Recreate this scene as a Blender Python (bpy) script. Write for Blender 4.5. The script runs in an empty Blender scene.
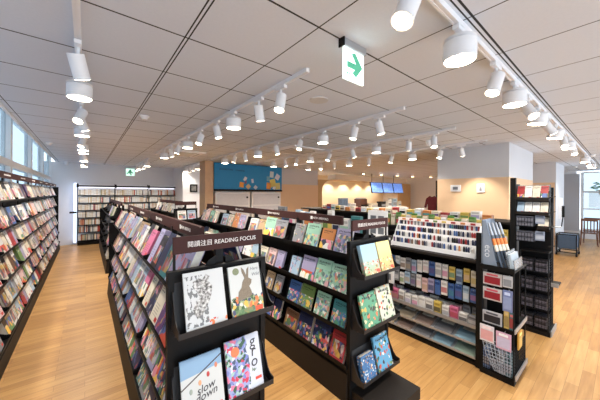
import bpy, bmesh, math, random
from mathutils import Matrix, Vector, Euler
random.seed(7)
PI = math.pi
SC = bpy.context.scene
COL = SC.collection
rad = math.radians

# ------------------------------------------------------------------ helpers
def lin(c):
    out = []
    for v in c[:3]:
        v = v / 255.0
        out.append(v / 12.92 if v <= .04045 else ((v + .055) / 1.055) ** 2.4)
    return (*out, 1.0)

class G:
    """tiny node-graph helper"""
    def __init__(s, name):
        s.m = bpy.data.materials.new(name); s.m.use_nodes = True
        s.t = s.m.node_tree; s.b = s.t.nodes['Principled BSDF']
    def n(s, typ, **kw):
        nd = s.t.nodes.new(typ)
        for k, v in kw.items(): setattr(nd, k, v)
        return nd
    def put(s, sock, v):
        if isinstance(v, bpy.types.NodeSocket): s.t.links.new(v, sock)
        elif v is not None: sock.default_value = v
    def math(s, op, a, b=None, c=None):
        nd = s.n('ShaderNodeMath', operation=op)
        for i, v in enumerate((a, b, c)):
            if v is not None: s.put(nd.inputs[i], v)
        return nd.outputs[0]
    def mix(s, f, a, b):
        nd = s.n('ShaderNodeMix', data_type='RGBA')
        s.put(nd.inputs[0], f); s.put(nd.inputs[6], a); s.put(nd.inputs[7], b)
        return nd.outputs[2]
    def coord(s, which):
        nd = s.n('ShaderNodeTexCoord'); sp = s.n('ShaderNodeSeparateXYZ')
        s.t.links.new(nd.outputs[which], sp.inputs[0])
        return nd.outputs[which], sp.outputs[0], sp.outputs[1], sp.outputs[2]
    def noise(s, vec, scale, detail=2):
        nd = s.n('ShaderNodeTexNoise'); s.put(nd.inputs['Vector'], vec)
        nd.inputs['Scale'].default_value = scale; nd.inputs['Detail'].default_value = detail
        return nd.outputs[0]
    def ramp(s, fac, stops, interp='LINEAR'):
        nd = s.n('ShaderNodeValToRGB'); s.put(nd.inputs[0], fac); r = nd.color_ramp; r.interpolation = interp
        while len(r.elements) < len(stops): r.elements.new(.5)
        for e, (p, c) in zip(r.elements, stops): e.position = p; e.color = c
        return nd.outputs[0]
    def band(s, v, a, b):
        return s.math('MULTIPLY', s.math('GREATER_THAN', v, a), s.math('LESS_THAN', v, b))
    def rect(s, x, z, x0, x1, z0, z1):
        return s.math('MULTIPLY', s.band(x, x0, x1), s.band(z, z0, z1))
    def done(s, col, rough=.5, metal=0, spec=.5):
        s.put(s.b.inputs['Base Color'], col); s.put(s.b.inputs['Roughness'], rough)
        s.b.inputs['Metallic'].default_value = metal; s.b.inputs['Specular IOR Level'].default_value = spec
        return s.m

def plain(name, rgb, rough=.5, metal=0, var=.06, scale=20, spec=.5):
    g = G(name); o, *_ = g.coord('Object')
    nz = g.noise(o, scale, 3)
    c = lin(rgb); d = tuple(max(0, v * (1 - var * 2)) for v in c[:3]) + (1,)
    return g.done(g.mix(nz, d, tuple(min(1, v * (1 + var)) for v in c[:3]) + (1,)), rough, metal, spec)

def glow(name, rgb, st):
    g = G(name); c = lin(rgb)
    g.b.inputs['Base Color'].default_value = c; g.b.inputs['Emission Color'].default_value = c
    g.b.inputs['Emission Strength'].default_value = st
    return g.m

def objcol(name, rough=.45):
    g = G(name); oi = g.n('ShaderNodeObjectInfo'); o, *_ = g.coord('Object')
    nz = g.noise(o, 30, 2)
    return g.done(g.mix(g.math('MULTIPLY', nz, .25), oi.outputs['Color'], (.02, .02, .02, 1)), rough)

class MB:
    def __init__(s): s.bm = bmesh.new()
    def _fin(s, vs, mi, mtx):
        if mtx is not None: bmesh.ops.transform(s.bm, matrix=mtx, verts=vs)
        if mi:
            fs = {f for v in vs for f in v.link_faces}
            for f in fs: f.material_index = mi
        return s
    def box(s, x0, x1, y0, y1, z0, z1, mi=0, mtx=None):
        m = Matrix.Translation(((x0+x1)/2, (y0+y1)/2, (z0+z1)/2)) @ Matrix.Diagonal((abs(x1-x0), abs(y1-y0), abs(z1-z0), 1))
        r = bmesh.ops.create_cube(s.bm, size=1, matrix=m)
        return s._fin(r['verts'], mi, mtx)
    def cyl(s, p0, p1, r0, r1=None, seg=14, mi=0, mtx=None, caps=True):
        p0 = Vector(p0); p1 = Vector(p1); d = p1 - p0
        r1 = r0 if r1 is None else r1
        m = Matrix.Translation((p0+p1)/2) @ d.to_track_quat('Z', 'Y').to_matrix().to_4x4()
        r = bmesh.ops.create_cone(s.bm, cap_ends=caps, segments=seg, radius1=r0, radius2=r1, depth=d.length, matrix=m)
        return s._fin(r['verts'], mi, mtx)
    def ball(s, c, r, sx=1, sy=1, sz=1, mi=0, seg=12):
        m = Matrix.Translation(c) @ Matrix.Diagonal((sx, sy, sz, 1))
        rr = bmesh.ops.create_uvsphere(s.bm, u_segments=seg, v_segments=max(6, seg//2+2), radius=r, matrix=m)
        return s._fin(rr['verts'], mi, None)
    def prism(s, pts, a, b, axis='x', mi=0, mtx=None):
        """extrude polygon; axis x: pts are (y,z); y: (x,z); z: (x,y)"""
        def P(p, t): return {'x': (t, p[0], p[1]), 'y': (p[0], t, p[1]), 'z': (p[0], p[1], t)}[axis]
        A = [s.bm.verts.new(P(p, a)) for p in pts]; B = [s.bm.verts.new(P(p, b)) for p in pts]
        n = len(pts); fs = [s.bm.faces.new(A), s.bm.faces.new(B[::-1])]
        for i in range(n): fs.append(s.bm.faces.new((A[i], B[i], B[(i+1) % n], A[(i+1) % n])))
        bmesh.ops.recalc_face_normals(s.bm, faces=fs)
        return s._fin(A + B, mi, mtx)
    def tube(s, pts, r, seg=6, mi=0):
        for a, b in zip(pts, pts[1:]): s.cyl(a, b, r, seg=seg, mi=mi)
        return s
    def mesh(s, name, mats, smooth=False):
        me = bpy.data.meshes.new(name); s.bm.to_mesh(me); s.bm.free()
        for m in (mats if isinstance(mats, (list, tuple)) else [mats]): me.materials.append(m)
        if smooth:
            me.polygons.foreach_set('use_smooth', [True] * len(me.polygons))
            me.set_sharp_from_angle(angle=rad(40))
        return me
    def obj(s, name, mats, parent=None, loc=None, rot=None, bevel=0, smooth=False):
        o = bpy.data.objects.new(name, s.mesh(name, mats, smooth)); COL.objects.link(o)
        if parent: o.parent = parent
        if loc: o.location = loc
        if rot: o.rotation_euler = rot
        if bevel:
            b = o.modifiers.new('edge', 'BEVEL'); b.width = bevel; b.segments = 2; b.limit_method = 'ANGLE'
        return o

def tag(o, label=None, cat=None, group=None, kind=None):
    if label: o['label'] = label
    if cat: o['category'] = cat
    if group: o['group'] = group
    if kind: o['kind'] = kind
    return o
def thing(name, label, cat, loc=(0,0,0), rz=0, group=None):
    o = bpy.data.objects.new(name, None); COL.objects.link(o); o.empty_display_size = .1
    o.location = loc; o.rotation_euler = (0, 0, rz)
    return tag(o, label, cat, group)
def inst(me, name, parent=None, loc=(0,0,0), rot=(0,0,0), color=None):
    o = bpy.data.objects.new(name, me); COL.objects.link(o)
    if parent: o.parent = parent
    o.location = loc; o.rotation_euler = rot
    if color: o.color = color
    return o
def dup(root, loc, rot=None):
    r = root.copy(); COL.objects.link(r); r.location = loc
    if rot: r.rotation_euler = rot
    for ch in list(root.children):
        c = ch.copy(); COL.objects.link(c); c.parent = r
        for k in list(ch.children):
            d = k.copy(); COL.objects.link(d); d.parent = c
    return r
_tc = {}
def text_mesh(s, size, mat, align='CENTER', shear=0, bold=0.0):
    key = (s, size, mat.name, align, shear)
    if key in _tc: return _tc[key]
    c = bpy.data.curves.new('lettering', 'FONT'); c.body = s; c.size = size; c.align_x = align; c.align_y = 'CENTER'
    c.extrude = .0006; c.shear = shear; c.offset = bold; c.resolution_u = 3
    o = bpy.data.objects.new('lettering', c); COL.objects.link(o)
    dg = bpy.context.evaluated_depsgraph_get()
    me = bpy.data.meshes.new_from_object(o.evaluated_get(dg))
    bpy.data.objects.remove(o); bpy.data.curves.remove(c)
    me.name = 'lettering'; me.materials.clear(); me.materials.append(mat); _tc[key] = me
    return me
ONES = 'first second third fourth fifth sixth seventh eighth ninth tenth eleventh twelfth thirteenth fourteenth fifteenth sixteenth seventeenth eighteenth nineteenth'.split()
TENS = {2: 'twent', 3: 'thirt', 4: 'fort', 5: 'fift'}
def nth(i):
    if i < 20: return ONES[i-1]
    t, u = divmod(i, 10)
    return TENS[t] + ('ieth' if u == 0 else 'y-' + ONES[u-1])

# ------------------------------------------------------------------ materials
BLACK = plain('black_steel', (10, 9, 10), .55, 0, .1, 20, .25)
LIPM = plain('charcoal_shelf_steel', (40, 37, 37), .45, 0, .1, 20, .4)
DARK = plain('dark_brown_board', (30, 24, 20), .6, 0, .1, 20, .3)
SIGN = plain('maroon_brown_sign', (66, 40, 38), .65, 0, .05, 20, .2)
LETTER = plain('white_lettering', (236, 232, 228), .5)
WHITE = plain('white_paint', (232, 232, 232), .6, 0, .02, 4)
FIXT = plain('white_fixture', (238, 238, 240), .4, 0, .02, 8)
PAGES = plain('paper_edges', (226, 219, 204), .8, 0, .08, 80)
GREYM = plain('grey_metal', (120, 124, 130), .4, .4, .05)
SILVER = plain('silver_metal', (176, 178, 182), .35, .6, .05)
WOODP = plain('pale_wood_panel', (206, 172, 136), .5, 0, .08, 6)
PEACH = plain('peach_paint', (232, 198, 160), .7, 0, .02, 3)
LENS = glow('lamp_lens', (255, 236, 208), 14)
LENSW = glow('lamp_lens_warm', (255, 214, 160), 14)
GREEN = plain('leaf_green', (70, 120, 50), .6, 0, .2)
ORANGE = plain('orange_card', (226, 130, 62), .5)
CHAIRW = plain('brown_chair_wood', (112, 68, 44), .45, 0, .15)
CLEAR = G('clear_plastic'); CLEAR.b.inputs['Transmission Weight'].default_value = .85
CLEAR = CLEAR.done((.85, .9, .95, 1), .12)
TINT = objcol('tinted_packaging')

def floor_mat():
    g = G('oak_floor'); o, x, y, z = g.coord('Object')
    br = g.n('ShaderNodeTexBrick'); g.put(br.inputs['Vector'], o)
    br.offset = .37; br.offset_frequency = 2; br.squash = 1
    for k, v in dict(Scale=1, **{'Mortar Size': .0012, 'Mortar Smooth': .1, 'Bias': 0, 'Brick Width': .6, 'Row Height': .09}).items(): br.inputs[k].default_value = v
    br.inputs['Color1'].default_value = (0, 0, 0, 1); br.inputs['Color2'].default_value = (1, 1, 1, 1); br.inputs['Mortar'].default_value = (.3, .3, .3, 1)
    st = g.n('ShaderNodeMapping'); st.inputs['Scale'].default_value = (1.2, 14, 1); g.put(st.inputs[0], o)
    gr = g.noise(st.outputs[0], 2.2, 5)
    big = g.noise(o, 1.1, 2)
    v = g.math('ADD', g.math('MULTIPLY', br.outputs[0], .2), g.math('ADD', g.math('MULTIPLY', gr, .5), g.math('MULTIPLY', big, .22)))
    c = g.ramp(v, [(.2, lin((152, 106, 58))), (.5, lin((192, 146, 88))), (.8, lin((216, 174, 118)))])
    c = g.mix(br.outputs[1], c, lin((140, 98, 60)))
    return g.done(c, g.math('ADD', .3, g.math('MULTIPLY', gr, .15)), 0, .4)
def ceil_mat():
    g = G('ceiling_tiles'); o, x, y, z = g.coord('Object')
    def line(v, off, per, w):
        w *= 1.1
        fr = g.math('FLOORED_MODULO', g.math('SUBTRACT', v, off - w/2), per)
        return g.math('LESS_THAN', fr, w)
    lx = g.math('MAXIMUM', line(x, .49, .595*2, .008), g.math('MAXIMUM', line(x, .512, .595*8, .008), g.math('MULTIPLY', line(x, 1.085, .595*2, .008), g.math('GREATER_THAN', x, .3))))
    ly = g.math('MAXIMUM', line(y, .545, .622, .0115), line(y, .572, .622*20, .008))
    m = g.math('MAXIMUM', lx, ly)
    nz = g.noise(o, 60, 3)
    c = g.mix(nz, lin((212, 219, 230)), lin((220, 226, 236)))
    return g.done(g.mix(m, c, lin((58, 58, 60))), .85, 0, .2)
FLOOR = floor_mat(); CEIL = ceil_mat()
GLASS = G('window_glass'); GLASS.b.inputs['Transmission Weight'].default_value = 1; GLASS.b.inputs['IOR'].default_value = 1.02
GLASS = GLASS.done((.36, .43, .475, 1), .0)

PAL = [(0, lin((214, 92, 70))), (.14, lin((238, 196, 92))), (.28, lin((92, 140, 96))), (.42, lin((240, 236, 226))), (.56, lin((84, 110, 170))), (.7, lin((232, 152, 168))), (.85, lin((60, 64, 84)))]
def cover(style):
    g = G('printed_cover_' + style); o, x, y, z = g.coord('Generated')
    oi = g.n('ShaderNodeObjectInfo'); base = oi.outputs['Color']; rnd = oi.outputs['Random']
    off = g.n('ShaderNodeVectorMath', operation='ADD'); g.put(off.inputs[0], o)
    cb = g.n('ShaderNodeCombineXYZ'); g.put(cb.inputs[0], g.math('MULTIPLY', rnd, 37)); g.put(cb.inputs[2], g.math('MULTIPLY', rnd, 91)); g.put(off.inputs[1], cb.outputs[0])
    v = off.outputs[0]
    wn = g.n('ShaderNodeTexNoise'); g.put(wn.inputs['Vector'], v); wn.inputs['Scale'].default_value = 5
    wv = g.n('ShaderNodeVectorMath', operation='MULTIPLY_ADD'); g.put(wv.inputs[0], wn.outputs['Color']); wv.inputs[1].default_value = (.22, .1, .3); g.put(wv.inputs[2], v); wrp = wv.outputs[0]
    vo = g.n('ShaderNodeTexVoronoi'); g.put(vo.inputs['Vector'], wrp); vo.inputs['Scale'].default_value = {'floral': 7, 'photo': 4, 'text': 5, 'split': 3, 'spine': 5}.get(style, 5)
    sp = g.n('ShaderNodeSeparateColor'); g.put(sp.inputs[0], vo.outputs['Color'])
    pal = g.ramp(g.math('FRACT', g.math('ADD', sp.outputs[0], rnd)), PAL, 'CONSTANT')
    dark = g.mix(.75, base, (.01, .01, .015, 1))
    txt = g.math('GREATER_THAN', g.noise(v, 26, 0), .46)
    title = g.math('MULTIPLY', g.math('MAXIMUM', g.rect(x, z, .12, .88, .84, .91), g.rect(x, z, .12, .6, .77, .805)), txt)
    if style == 'floral':
        pal = g.mix(.3, pal, base)
        m = g.math('MULTIPLY', g.math('LESS_THAN', vo.outputs['Distance'], .6), g.math('LESS_THAN', z, g.math('ADD', .5, g.math('MULTIPLY', rnd, .3))))
        c = g.mix(m, base, pal); c = g.mix(title, c, dark)
    elif style == 'photo':
        m = g.rect(x, z, .1, .9, .12, .66)
        c = g.mix(m, base, g.mix(g.noise(v, 5, 3), pal, dark)); c = g.mix(title, c, dark)
    elif style == 'text':
        ln = g.math('MULTIPLY', g.math('LESS_THAN', g.math('FRACT', g.math('MULTIPLY', z, 14)), .4), g.rect(x, z, .15, .7, .15, .5))
        c = g.mix(g.math('MULTIPLY', ln, .45), base, dark); c = g.mix(title, c, dark)
        c = g.mix(g.rect(x, z, .62, .92, .05, .16), c, lin((200, 60, 50)))
    elif style == 'split':
        c = g.mix(g.math('GREATER_THAN', z, g.math('ADD', .3, g.math('MULTIPLY', rnd, .35))), pal, base); c = g.mix(title, c, dark)
    else:
        m = g.math('GREATER_THAN', g.noise(v, 3, 2), .56)
        c = g.mix(g.math('MULTIPLY', m, .6), base, pal); c = g.mix(title, c, dark)
    return g.done(c, .38, 0, .35)
COVERS = {s: cover(s) for s in ('floral', 'photo', 'text', 'split', 'wash')}

COLORS = {'white': (236, 234, 230), 'cream': (232, 220, 194), 'pale pink': (230, 190, 188), 'pink': (222, 104, 150), 'red': (186, 48, 52), 'orange': (226, 138, 66),
 'yellow': (232, 198, 84), 'green': (116, 150, 74), 'teal': (58, 140, 146), 'pale blue': (164, 194, 220), 'blue': (58, 102, 176), 'navy': (34, 44, 86),
 'lavender': (168, 160, 200), 'purple': (108, 70, 130), 'brown': (122, 84, 58), 'black': (36, 34, 37), 'grey': (142, 144, 150), 'tan': (196, 160, 118), 'mint': (150, 204, 176)}
COLORS = {k: tuple(v*.78 + sum(c)/3*.18 for v in c) for k, c in COLORS.items()}
def pick(w): return random.choices(list(w), list(w.values()))[0]
_bm = {}
def book_mesh(w, h, t, style, spine='L'):
    """book standing on z=0, front cover facing -Y at y=0, thickness along +Y, centred in x"""
    key = (w, h, t, style, spine)
    if key in _bm: return _bm[key]
    m = MB(); c = .002
    m.box(-w/2, w/2, 0, c, 0, h, 0); m.box(-w/2, w/2, t-c, t, 0, h, 0)
    sx = -w/2 if spine == 'L' else w/2 - c
    m.box(sx, sx + c, c, t-c, 0, h, 0)
    a, b = (-w/2+c, w/2-.004) if spine == 'L' else (-w/2+.004, w/2-c)
    m.box(a, b, c, t-c, .003, h-.003, 1)
    me = m.mesh('book', [COVERS[style] if isinstance(style, str) else style, PAGES]); _bm[key] = me
    return me
def put_book(w, h, t, style, color, frame, x, label, lean=18, yaw=0, spine='L', group=None, name='book', lift=0, cat='book', dy=0):
    """frame: matrix of a shelf tray (x along the shelf, +Y to its back)"""
    me = book_mesh(w, h, t, style, spine)
    o = inst(me, name)
    m = frame @ Matrix.Translation((x, .008 + dy, .006 + lift)) @ Matrix.Rotation(rad(yaw), 4, 'Z') @ Matrix.Rotation(-rad(lean), 4, 'X')
    o.matrix_world = m
    o.color = lin(COLORS[color]) if isinstance(color, str) else lin(color)
    return tag(o, label, cat, group)

def tray_mesh(w, lean, back, bracket, lip=.026):
    """display tray: lip at origin, sloping plate, leaning back rest, curved side brackets"""
    m = MB(); th = rad(lean); L = .075
    dirb = Vector((0, math.cos(th), -math.sin(th))); up = Vector((0, math.sin(th), math.cos(th)))
    m.box(-w/2, w/2, -.006, .0, -.012, lip)
    def plate(p, q, n, t):
        a = [p, q, q + n*t, p + n*t]
        m.prism([(v.y, v.z) for v in a], -w/2, w/2, 'x')
    p0 = Vector((0, 0, 0)); p1 = dirb * L
    plate(p0, p1, -up, .005); plate(p1, p1 + up * back, dirb, .005)
    if bracket > 0:
        d = bracket; pts = [(-.006, -.014), (-.006, .03), (.03, .034), (d*.4, .06), (d*.62, .12), (d*.8, .18), (d, .2), (d, -.014)]
        for sx in (-w/2, w/2 - .004): m.prism(pts, sx, sx + .004, 'x')
    return m
def frame_at(x, y, z, rz): return Matrix.Translation((x, y, z)) @ Matrix.Rotation(rz, 4, 'Z')

# ------------------------------------------------------------------ room
H = 2.8
def st(name, mb, mat, **k):
    o = mb.obj(name, mat, **k); o['kind'] = 'structure'; return o
st('floor', MB().box(-1.1, 16.3, -3, 12.2, -.1, 0), FLOOR)
st('ceiling', MB().box(-.75, 16.3, -3, 12.2, H, H + .1), CEIL)
st('trim_1', MB().box(-.78, -.75, -3, 11.9, H - .02, H + .35), WHITE)
st('trim_2', MB().box(-1.1, -.78, -3, 11.9, H + .3, H + .35), WHITE)
WALLW = plain('off_white_wall', (226, 226, 228), .75, 0, .015, 3)
st('wall_back', MB().box(-1.1, 3.0, 11.9, 12.1, 0, H), WALLW)
# window wall: low wall, windows, posts
st('wall_left', MB().box(-1.1, -.87, -3, 11.9, 0, 1.8), WALLW)
ys = [-1.9, .05, 2.0, 3.95, 5.9, 7.85, 9.8, 11.86]
for i, (a, b) in enumerate(zip(ys, ys[1:])):
    w = thing(f'window_{i+1}', None, None, (-.95, a, 1.8)); w['kind'] = 'structure'
    f = MB()
    Lw = b - a
    f.box(-.05, .06, 0, .11, 0, 1.3); f.box(-.05, .06, Lw-.02, Lw, 0, 1.3)
    f.box(-.05, .06, .11, Lw-.02, 0, .05); f.box(-.05, .06, .11, Lw-.02, .38, .48); f.box(-.05, .06, .11, Lw-.02, 1.22, 1.3)
    f.obj('window_frame', WHITE, w)
    MB().box(-.004, .004, .11, Lw-.02, .05, 1.22).obj('window_pane', GLASS, w)
# white side wall, wood panel and the poster block
st('wall_niche', MB().box(2.83, 3.95, 10.5, 10.62, 0, H), WALLW)
st('wall_return', MB().box(2.83, 2.95, 10.62, 11.9, 0, H), WALLW)
st('pillar', MB().box(2.86, 3.12, 8.2, 8.7, 0, H), WOODP)
st('wall_rear', MB().box(5.75, 8.0, 8.6, 8.75, 0, 2.16), PEACH)
st('wall_upper', MB().box(3.1, 8.0, 8.62, 8.75, 2.16, H), plain('grey_white_paint', (205, 202, 202), .75, 0, .015, 3))
# cafe portal: tan surround with rounded opening, fascia, alcove behind
TANP = plain('tan_wood_laminate', (204, 164, 112), .5, 0, .06, 4)
def arc(cx, cz, r, a0, a1, n=8): return [(cx + r*math.cos(rad(a0+(a1-a0)*i/n)), cz + r*math.sin(rad(a0+(a1-a0)*i/n))) for i in range(n+1)]
st('wall_portal', MB().prism([(8.0, 0), (8.25, 0), (8.25, 1.9)] + arc(8.75, 1.9, .5, 180, 90) + arc(14.2, 1.9, .5, 90, 0) + [(14.7, 0), (16.3, 0), (16.3, 2.42), (8.0, 2.42)], 8.6, 8.72, 'y'), TANP)
st('trim_3', MB().box(8.6, 14.6, 8.1, 8.6, 2.42, 2.66), plain('cream_fascia', (226, 208, 184), .6, 0, .02))
st('wall_alcove', MB().box(8.0, 16.3, 10.6, 10.7, 0, H), plain('cream_wall', (238, 222, 194), .7, 0, .03, 2))
st('wall_far', MB().box(16.0, 16.2, 1.3, 10.6, 0, H), WALLW)
st('wall_far_below', MB().box(16.0, 16.2, -3, 1.3, 0, .35), WALLW)
PT = plain('grey_partition', (178, 180, 186), .6, 0, .03)
tag(MB().box(0, .05, 0, .78, .3, 2.68).obj('partition_panel', PT, loc=(15.9, 1.2, 0)), 'tall plain grey partition panel beside the far window', 'partition')
def far_window():
    w = thing('window_8', None, None, (16.02, 1.1, .35)); w['kind'] = 'structure'
    f = MB(); L = 3.6
    for y in (0, 1.2, 2.4, L): f.box(-.03, .08, -y, -y + .08, 0, 2.4)
    for z in (0, .85, 1.55, 2.35): f.box(-.03, .08, -L, 0, z, z + .06)
    f.obj('window_frame', WHITE, w)
    MB().box(.02, .03, -L, 0, .05, 2.35).obj('window_pane', GLASS, w)
    b = MB()
    for i in range(24): b.box(-.06, -.04, -L, -.15, .95 + i*.028, .965 + i*.028)
    b.obj('blind', plain('white_blind', (232, 232, 226), .6), w)
far_window()
# big peach / white boxed columns
COLW = plain('column_white', (206, 208, 213), .75, 0, .02, 4)
def column(x0, x1, y0, y1, z):
    st('column', MB().box(x0, x1, y0, y1, 0, z), PEACH)
    st('column_top', MB().box(x0, x1, y0, y1, z, H), COLW)
column(6.26, 8.3, 1.4, 2.72, 2.14)
def column2(x0, x1, y0, y1, z):
    st('column', MB().box(x0, x0 + .02, y0 + .02, y1, 0, z), PEACH)
    st('column_top', MB().box(x0, x0 + .02, y0 + .02, y1, z, H), COLW)
    st('column_core', MB().box(x0 + .02, x1, y0, y1, 0, H), COLW)
    st('column_corner', MB().box(x0, x0 + .02, y0, y0 + .02, 0, H), COLW)
column2(11.2, 12.9, 1.35, 2.7, 2.18)
st('column_band', MB().box(11.17, 11.2, 1.62, 2.5, .75, 1.72), plain('tan_notice_board', (176, 140, 106), .6))

# neighbouring building seen through the windows
nb = thing('apartment_building', 'pale grey building facing the shop windows outside', 'building', (-9, 7, -3))
MB().box(-3, 0, -9, 14, 0, 9).obj('facade', plain('pale_facade', (176, 190, 206), .8), nb)
fw = MB()
for j in range(12):
    for k in range(3): fw.box(-.02, .02, -8 + j*1.8, -7.0 + j*1.8, 3.2 + k*2, 4.6 + k*2)
fw.obj('window_band', plain('facade_windows', (150, 170, 196), .3), nb)

# ------------------------------------------------------------------ track lighting
def cam_like(o, e, col, ang, blend, r):
    l = bpy.data.lights.new('lamp', 'SPOT'); l.energy = e; l.color = col; l.spot_size = rad(ang); l.spot_blend = blend; l.shadow_soft_size = r
    ob = bpy.data.objects.new('lamp', l); COL.objects.link(ob); ob.parent = o
    return ob
E_SPOT, E_FLOOD = 36, 42
WARM = (1, .9, .77); NEUT = (1, .93, .84)
def make_spot(axis):
    t = thing('track_spotlight', '', 'spotlight')
    a = MB(); a.box(-.018, .018, -.075, .075, -.03, -.002) if axis == 'y' else a.box(-.075, .075, -.018, .018, -.03, -.002)
    a.obj('adapter', FIXT, t, bevel=.003)
    MB().cyl((0, 0, -.03), (0, 0, -.085), .011, seg=10).obj('stem', FIXT, t)
    b = MB(); b.cyl((0, 0, .055), (0, 0, -.085), .046, seg=24); b.cyl((0, 0, -.085), (0, 0, -.1), .046, .05, seg=24)
    bo = b.obj('body', FIXT, t, (0, 0, -.125), smooth=True)
    MB().cyl((0, 0, -.1005), (0, 0, -.1035), .04, seg=24).obj('lens', LENS, bo)
    lo = cam_like(bo, E_SPOT, WARM, 75, .7, .035); lo.location = (0, 0, -.115)
    return t
def make_flood(axis):
    t = thing('track_floodlight', '', 'floodlight')  # squat floodlight fixture hung from the track, not a spotlight
    a = MB(); a.box(-.018, .018, -.06, .06, -.03, -.002) if axis == 'y' else a.box(-.06, .06, -.018, .018, -.03, -.002)
    a.obj('adapter', FIXT, t, bevel=.003)
    MB().cyl((0, 0, -.03), (0, 0, -.075), .013, seg=10).obj('stem', FIXT, t)
    b = MB(); b.cyl((0, 0, .03), (0, 0, .05), .05, .086, seg=28); b.cyl((0, 0, .03), (0, 0, -.07), .086, seg=28, caps=True)
    bo = b.obj('body', FIXT, t, (0, 0, -.12), smooth=True)
    bo.rotation_euler = (0, 0, 0)
    MB().cyl((0, 0, -.0705), (0, 0, -.0735), .077, seg=28).obj('lens', LENS, bo)
    lo = cam_like(bo, E_FLOOD, NEUT, 140, .6, .07); lo.location = (0, 0, -.085)
    return t
def dup_light(root, loc, tilt):
    r = root.copy(); COL.objects.link(r); r.location = loc
    for ch in list(root.children):
        c = ch.copy(); COL.objects.link(c); c.parent = r
        for k in list(ch.children):
            d = k.copy(); COL.objects.link(d); d.parent = c
        if ch.name.startswith('body'): c.rotation_euler = tilt
    return r
protos = {}
ZT = H - .034
def lights_on(axis, fixed, seq, where, group):
    ns = {'s': 0, 'f': 0}
    for kind, p, tilt in seq:
        ns[kind] += 1
        key = (axis, kind)
        loc = (fixed, p, ZT) if axis == 'y' else (p, fixed, ZT)
        if key not in protos:
            protos[key] = make_spot(axis) if kind == 's' else make_flood(axis)
            o = protos[key]; o.location = loc
            for ch in o.children:
                if ch.name.startswith('body'): ch.rotation_euler = tilt
        else: o = dup_light(protos[key], loc, tilt)
        nm = 'slim white spotlight' if kind == 's' else 'squat white floodlight'
        tag(o, f'{nm}, {nth(ns[kind])} from the near end of {where}', 'spotlight' if kind == 's' else 'floodlight', group)
def track(axis, fixed, a, b, label):
    m = MB()
    if axis == 'y':
        m.box(-.017, .017, 0, b-a, -.03, 0); m.box(-.017, -.006, 0, b-a, -.034, -.03); m.box(.006, .017, 0, b-a, -.034, -.03); loc = (fixed, a, H)
    else:
        m.box(0, b-a, -.017, .017, -.03, 0); m.box(0, b-a, -.017, -.006, -.034, -.03); m.box(0, b-a, .006, .017, -.034, -.03); loc = (a, fixed, H)
    tag(m.obj('lighting_track', FIXT, loc=loc), label, 'lighting track')
T = lambda dx, dy: (rad(dy), rad(dx), 0)
Z0 = T(0, 0)
track('y', -.045, -1.0, 11.3, 'white ceiling lighting track running above the window aisle')
lights_on('y', -.045, [('s', 2.25, T(-14, 22)), ('f', 2.85, Z0), ('s', 3.75, T(18, -30)), ('s', 4.15, T(-20, 10)), ('f', 4.75, Z0), ('s', 5.7, T(16, -18)), ('f', 6.4, Z0), ('f', 6.9, Z0), ('s', 7.9, T(-14, 10)), ('f', 8.7, Z0), ('s', 9.6, T(14, -10)), ('f', 10.6, Z0)], 'the track above the window aisle', 'lights on the window aisle track')
base = [('s', 1.93, 1), ('s', 2.33, -1), ('f', 2.95, 0), ('s', 3.5, -1), ('s', 4.18, 1), ('f', 4.85, 0), ('s', 5.42, 1), ('s', 5.95, -1), ('f', 6.55, 0)]
names = ['first', 'second', 'third', 'fourth']
for i, x in enumerate((1.37, 2.83, 4.27, 5.68)):
    track('y', x, 1.6, 7.6, f'white lighting track, {names[i]} of four parallel ones beyond the exit sign')
    seq = [(k, p + (.04 if i % 2 else 0) + .05*math.sin(i*2+p), T(random.choice((12, 16, 20)) * s * (1 if i % 2 == 0 else -1), random.choice((-8, 6, 10))) if k == 's' else Z0) for k, p, s in base]
    lights_on('y', x, seq, f'the {names[i]} parallel track', f'lights on the {names[i]} parallel track')
for x, w in ((1.41, 'by the back bookcase'), (2.9, 'by the niche wall')):
    track('y', x, 8.7, 11.2, f'short white lighting track {w}')
    lights_on('y', x, [('f', 9.0, Z0), ('s', 9.4, T(15, 8)), ('s', 9.9, T(-15, 8)), ('f', 10.4, Z0), ('s', 10.9, T(15, 0))], f'the short track {w}', f'lights on the short track {w}')
track('x', .61, -.5, 12.5, 'long white lighting track crossing the ceiling toward the far window')
lights_on('x', .61, [('s', 1.11, T(26, 4)), ('f', 1.68, Z0), ('s', 2.36, T(20, 8)), ('f', 2.88, Z0), ('s', 3.4, T(24, -28)), ('f', 3.85, T(0, 8)), ('s', 4.45, T(-22, -26)), ('f', 5.0, T(0, 8)), ('s', 5.75, T(20, -10)), ('f', 6.3, Z0), ('s', 7.0, T(20, -10)), ('f', 9.2, Z0), ('s', 10.0, T(16, -10)), ('f', 11.2, Z0)], 'the track crossing toward the far window', 'lights on the crossing track')
# cafe ceiling lamps (round, on the fascia) and far lamps
def cafe_lamp(x, y, z, label):
    t = thing('cafe_downlight', label, 'downlight', (x, y, z), 0, 'cafe downlights')
    b = MB().cyl((0, 0, 0), (0, 0, -.1), .07, seg=18).obj('body', FIXT, t, smooth=True)
    MB().cyl((0, 0, -.1005), (0, 0, -.104), .06, seg=18).obj('lens', LENSW, b)
    l = cam_like(b, 85, (1, .86, .68), 120, .5, .06); l.location = (0, 0, -.115)
for i, (x, y) in enumerate(((9.3, 10.1), (10.6, 10.1), (11.9, 10.1), (13.2, 10.1), (14.5, 10.1))):
    cafe_lamp(x, y, H, f'warm round downlight, {nth(i+1)} along the cafe alcove ceiling')
for i, (x, y) in enumerate(((9.9, 7.6), (11.0, 7.4), (12.1, 7.2), (13.2, 7.0), (14.4, 6.6))):
    cafe_lamp(x, y, H, f'warm round downlight, {nth(i+1)} of the row before the cafe fascia')
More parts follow.
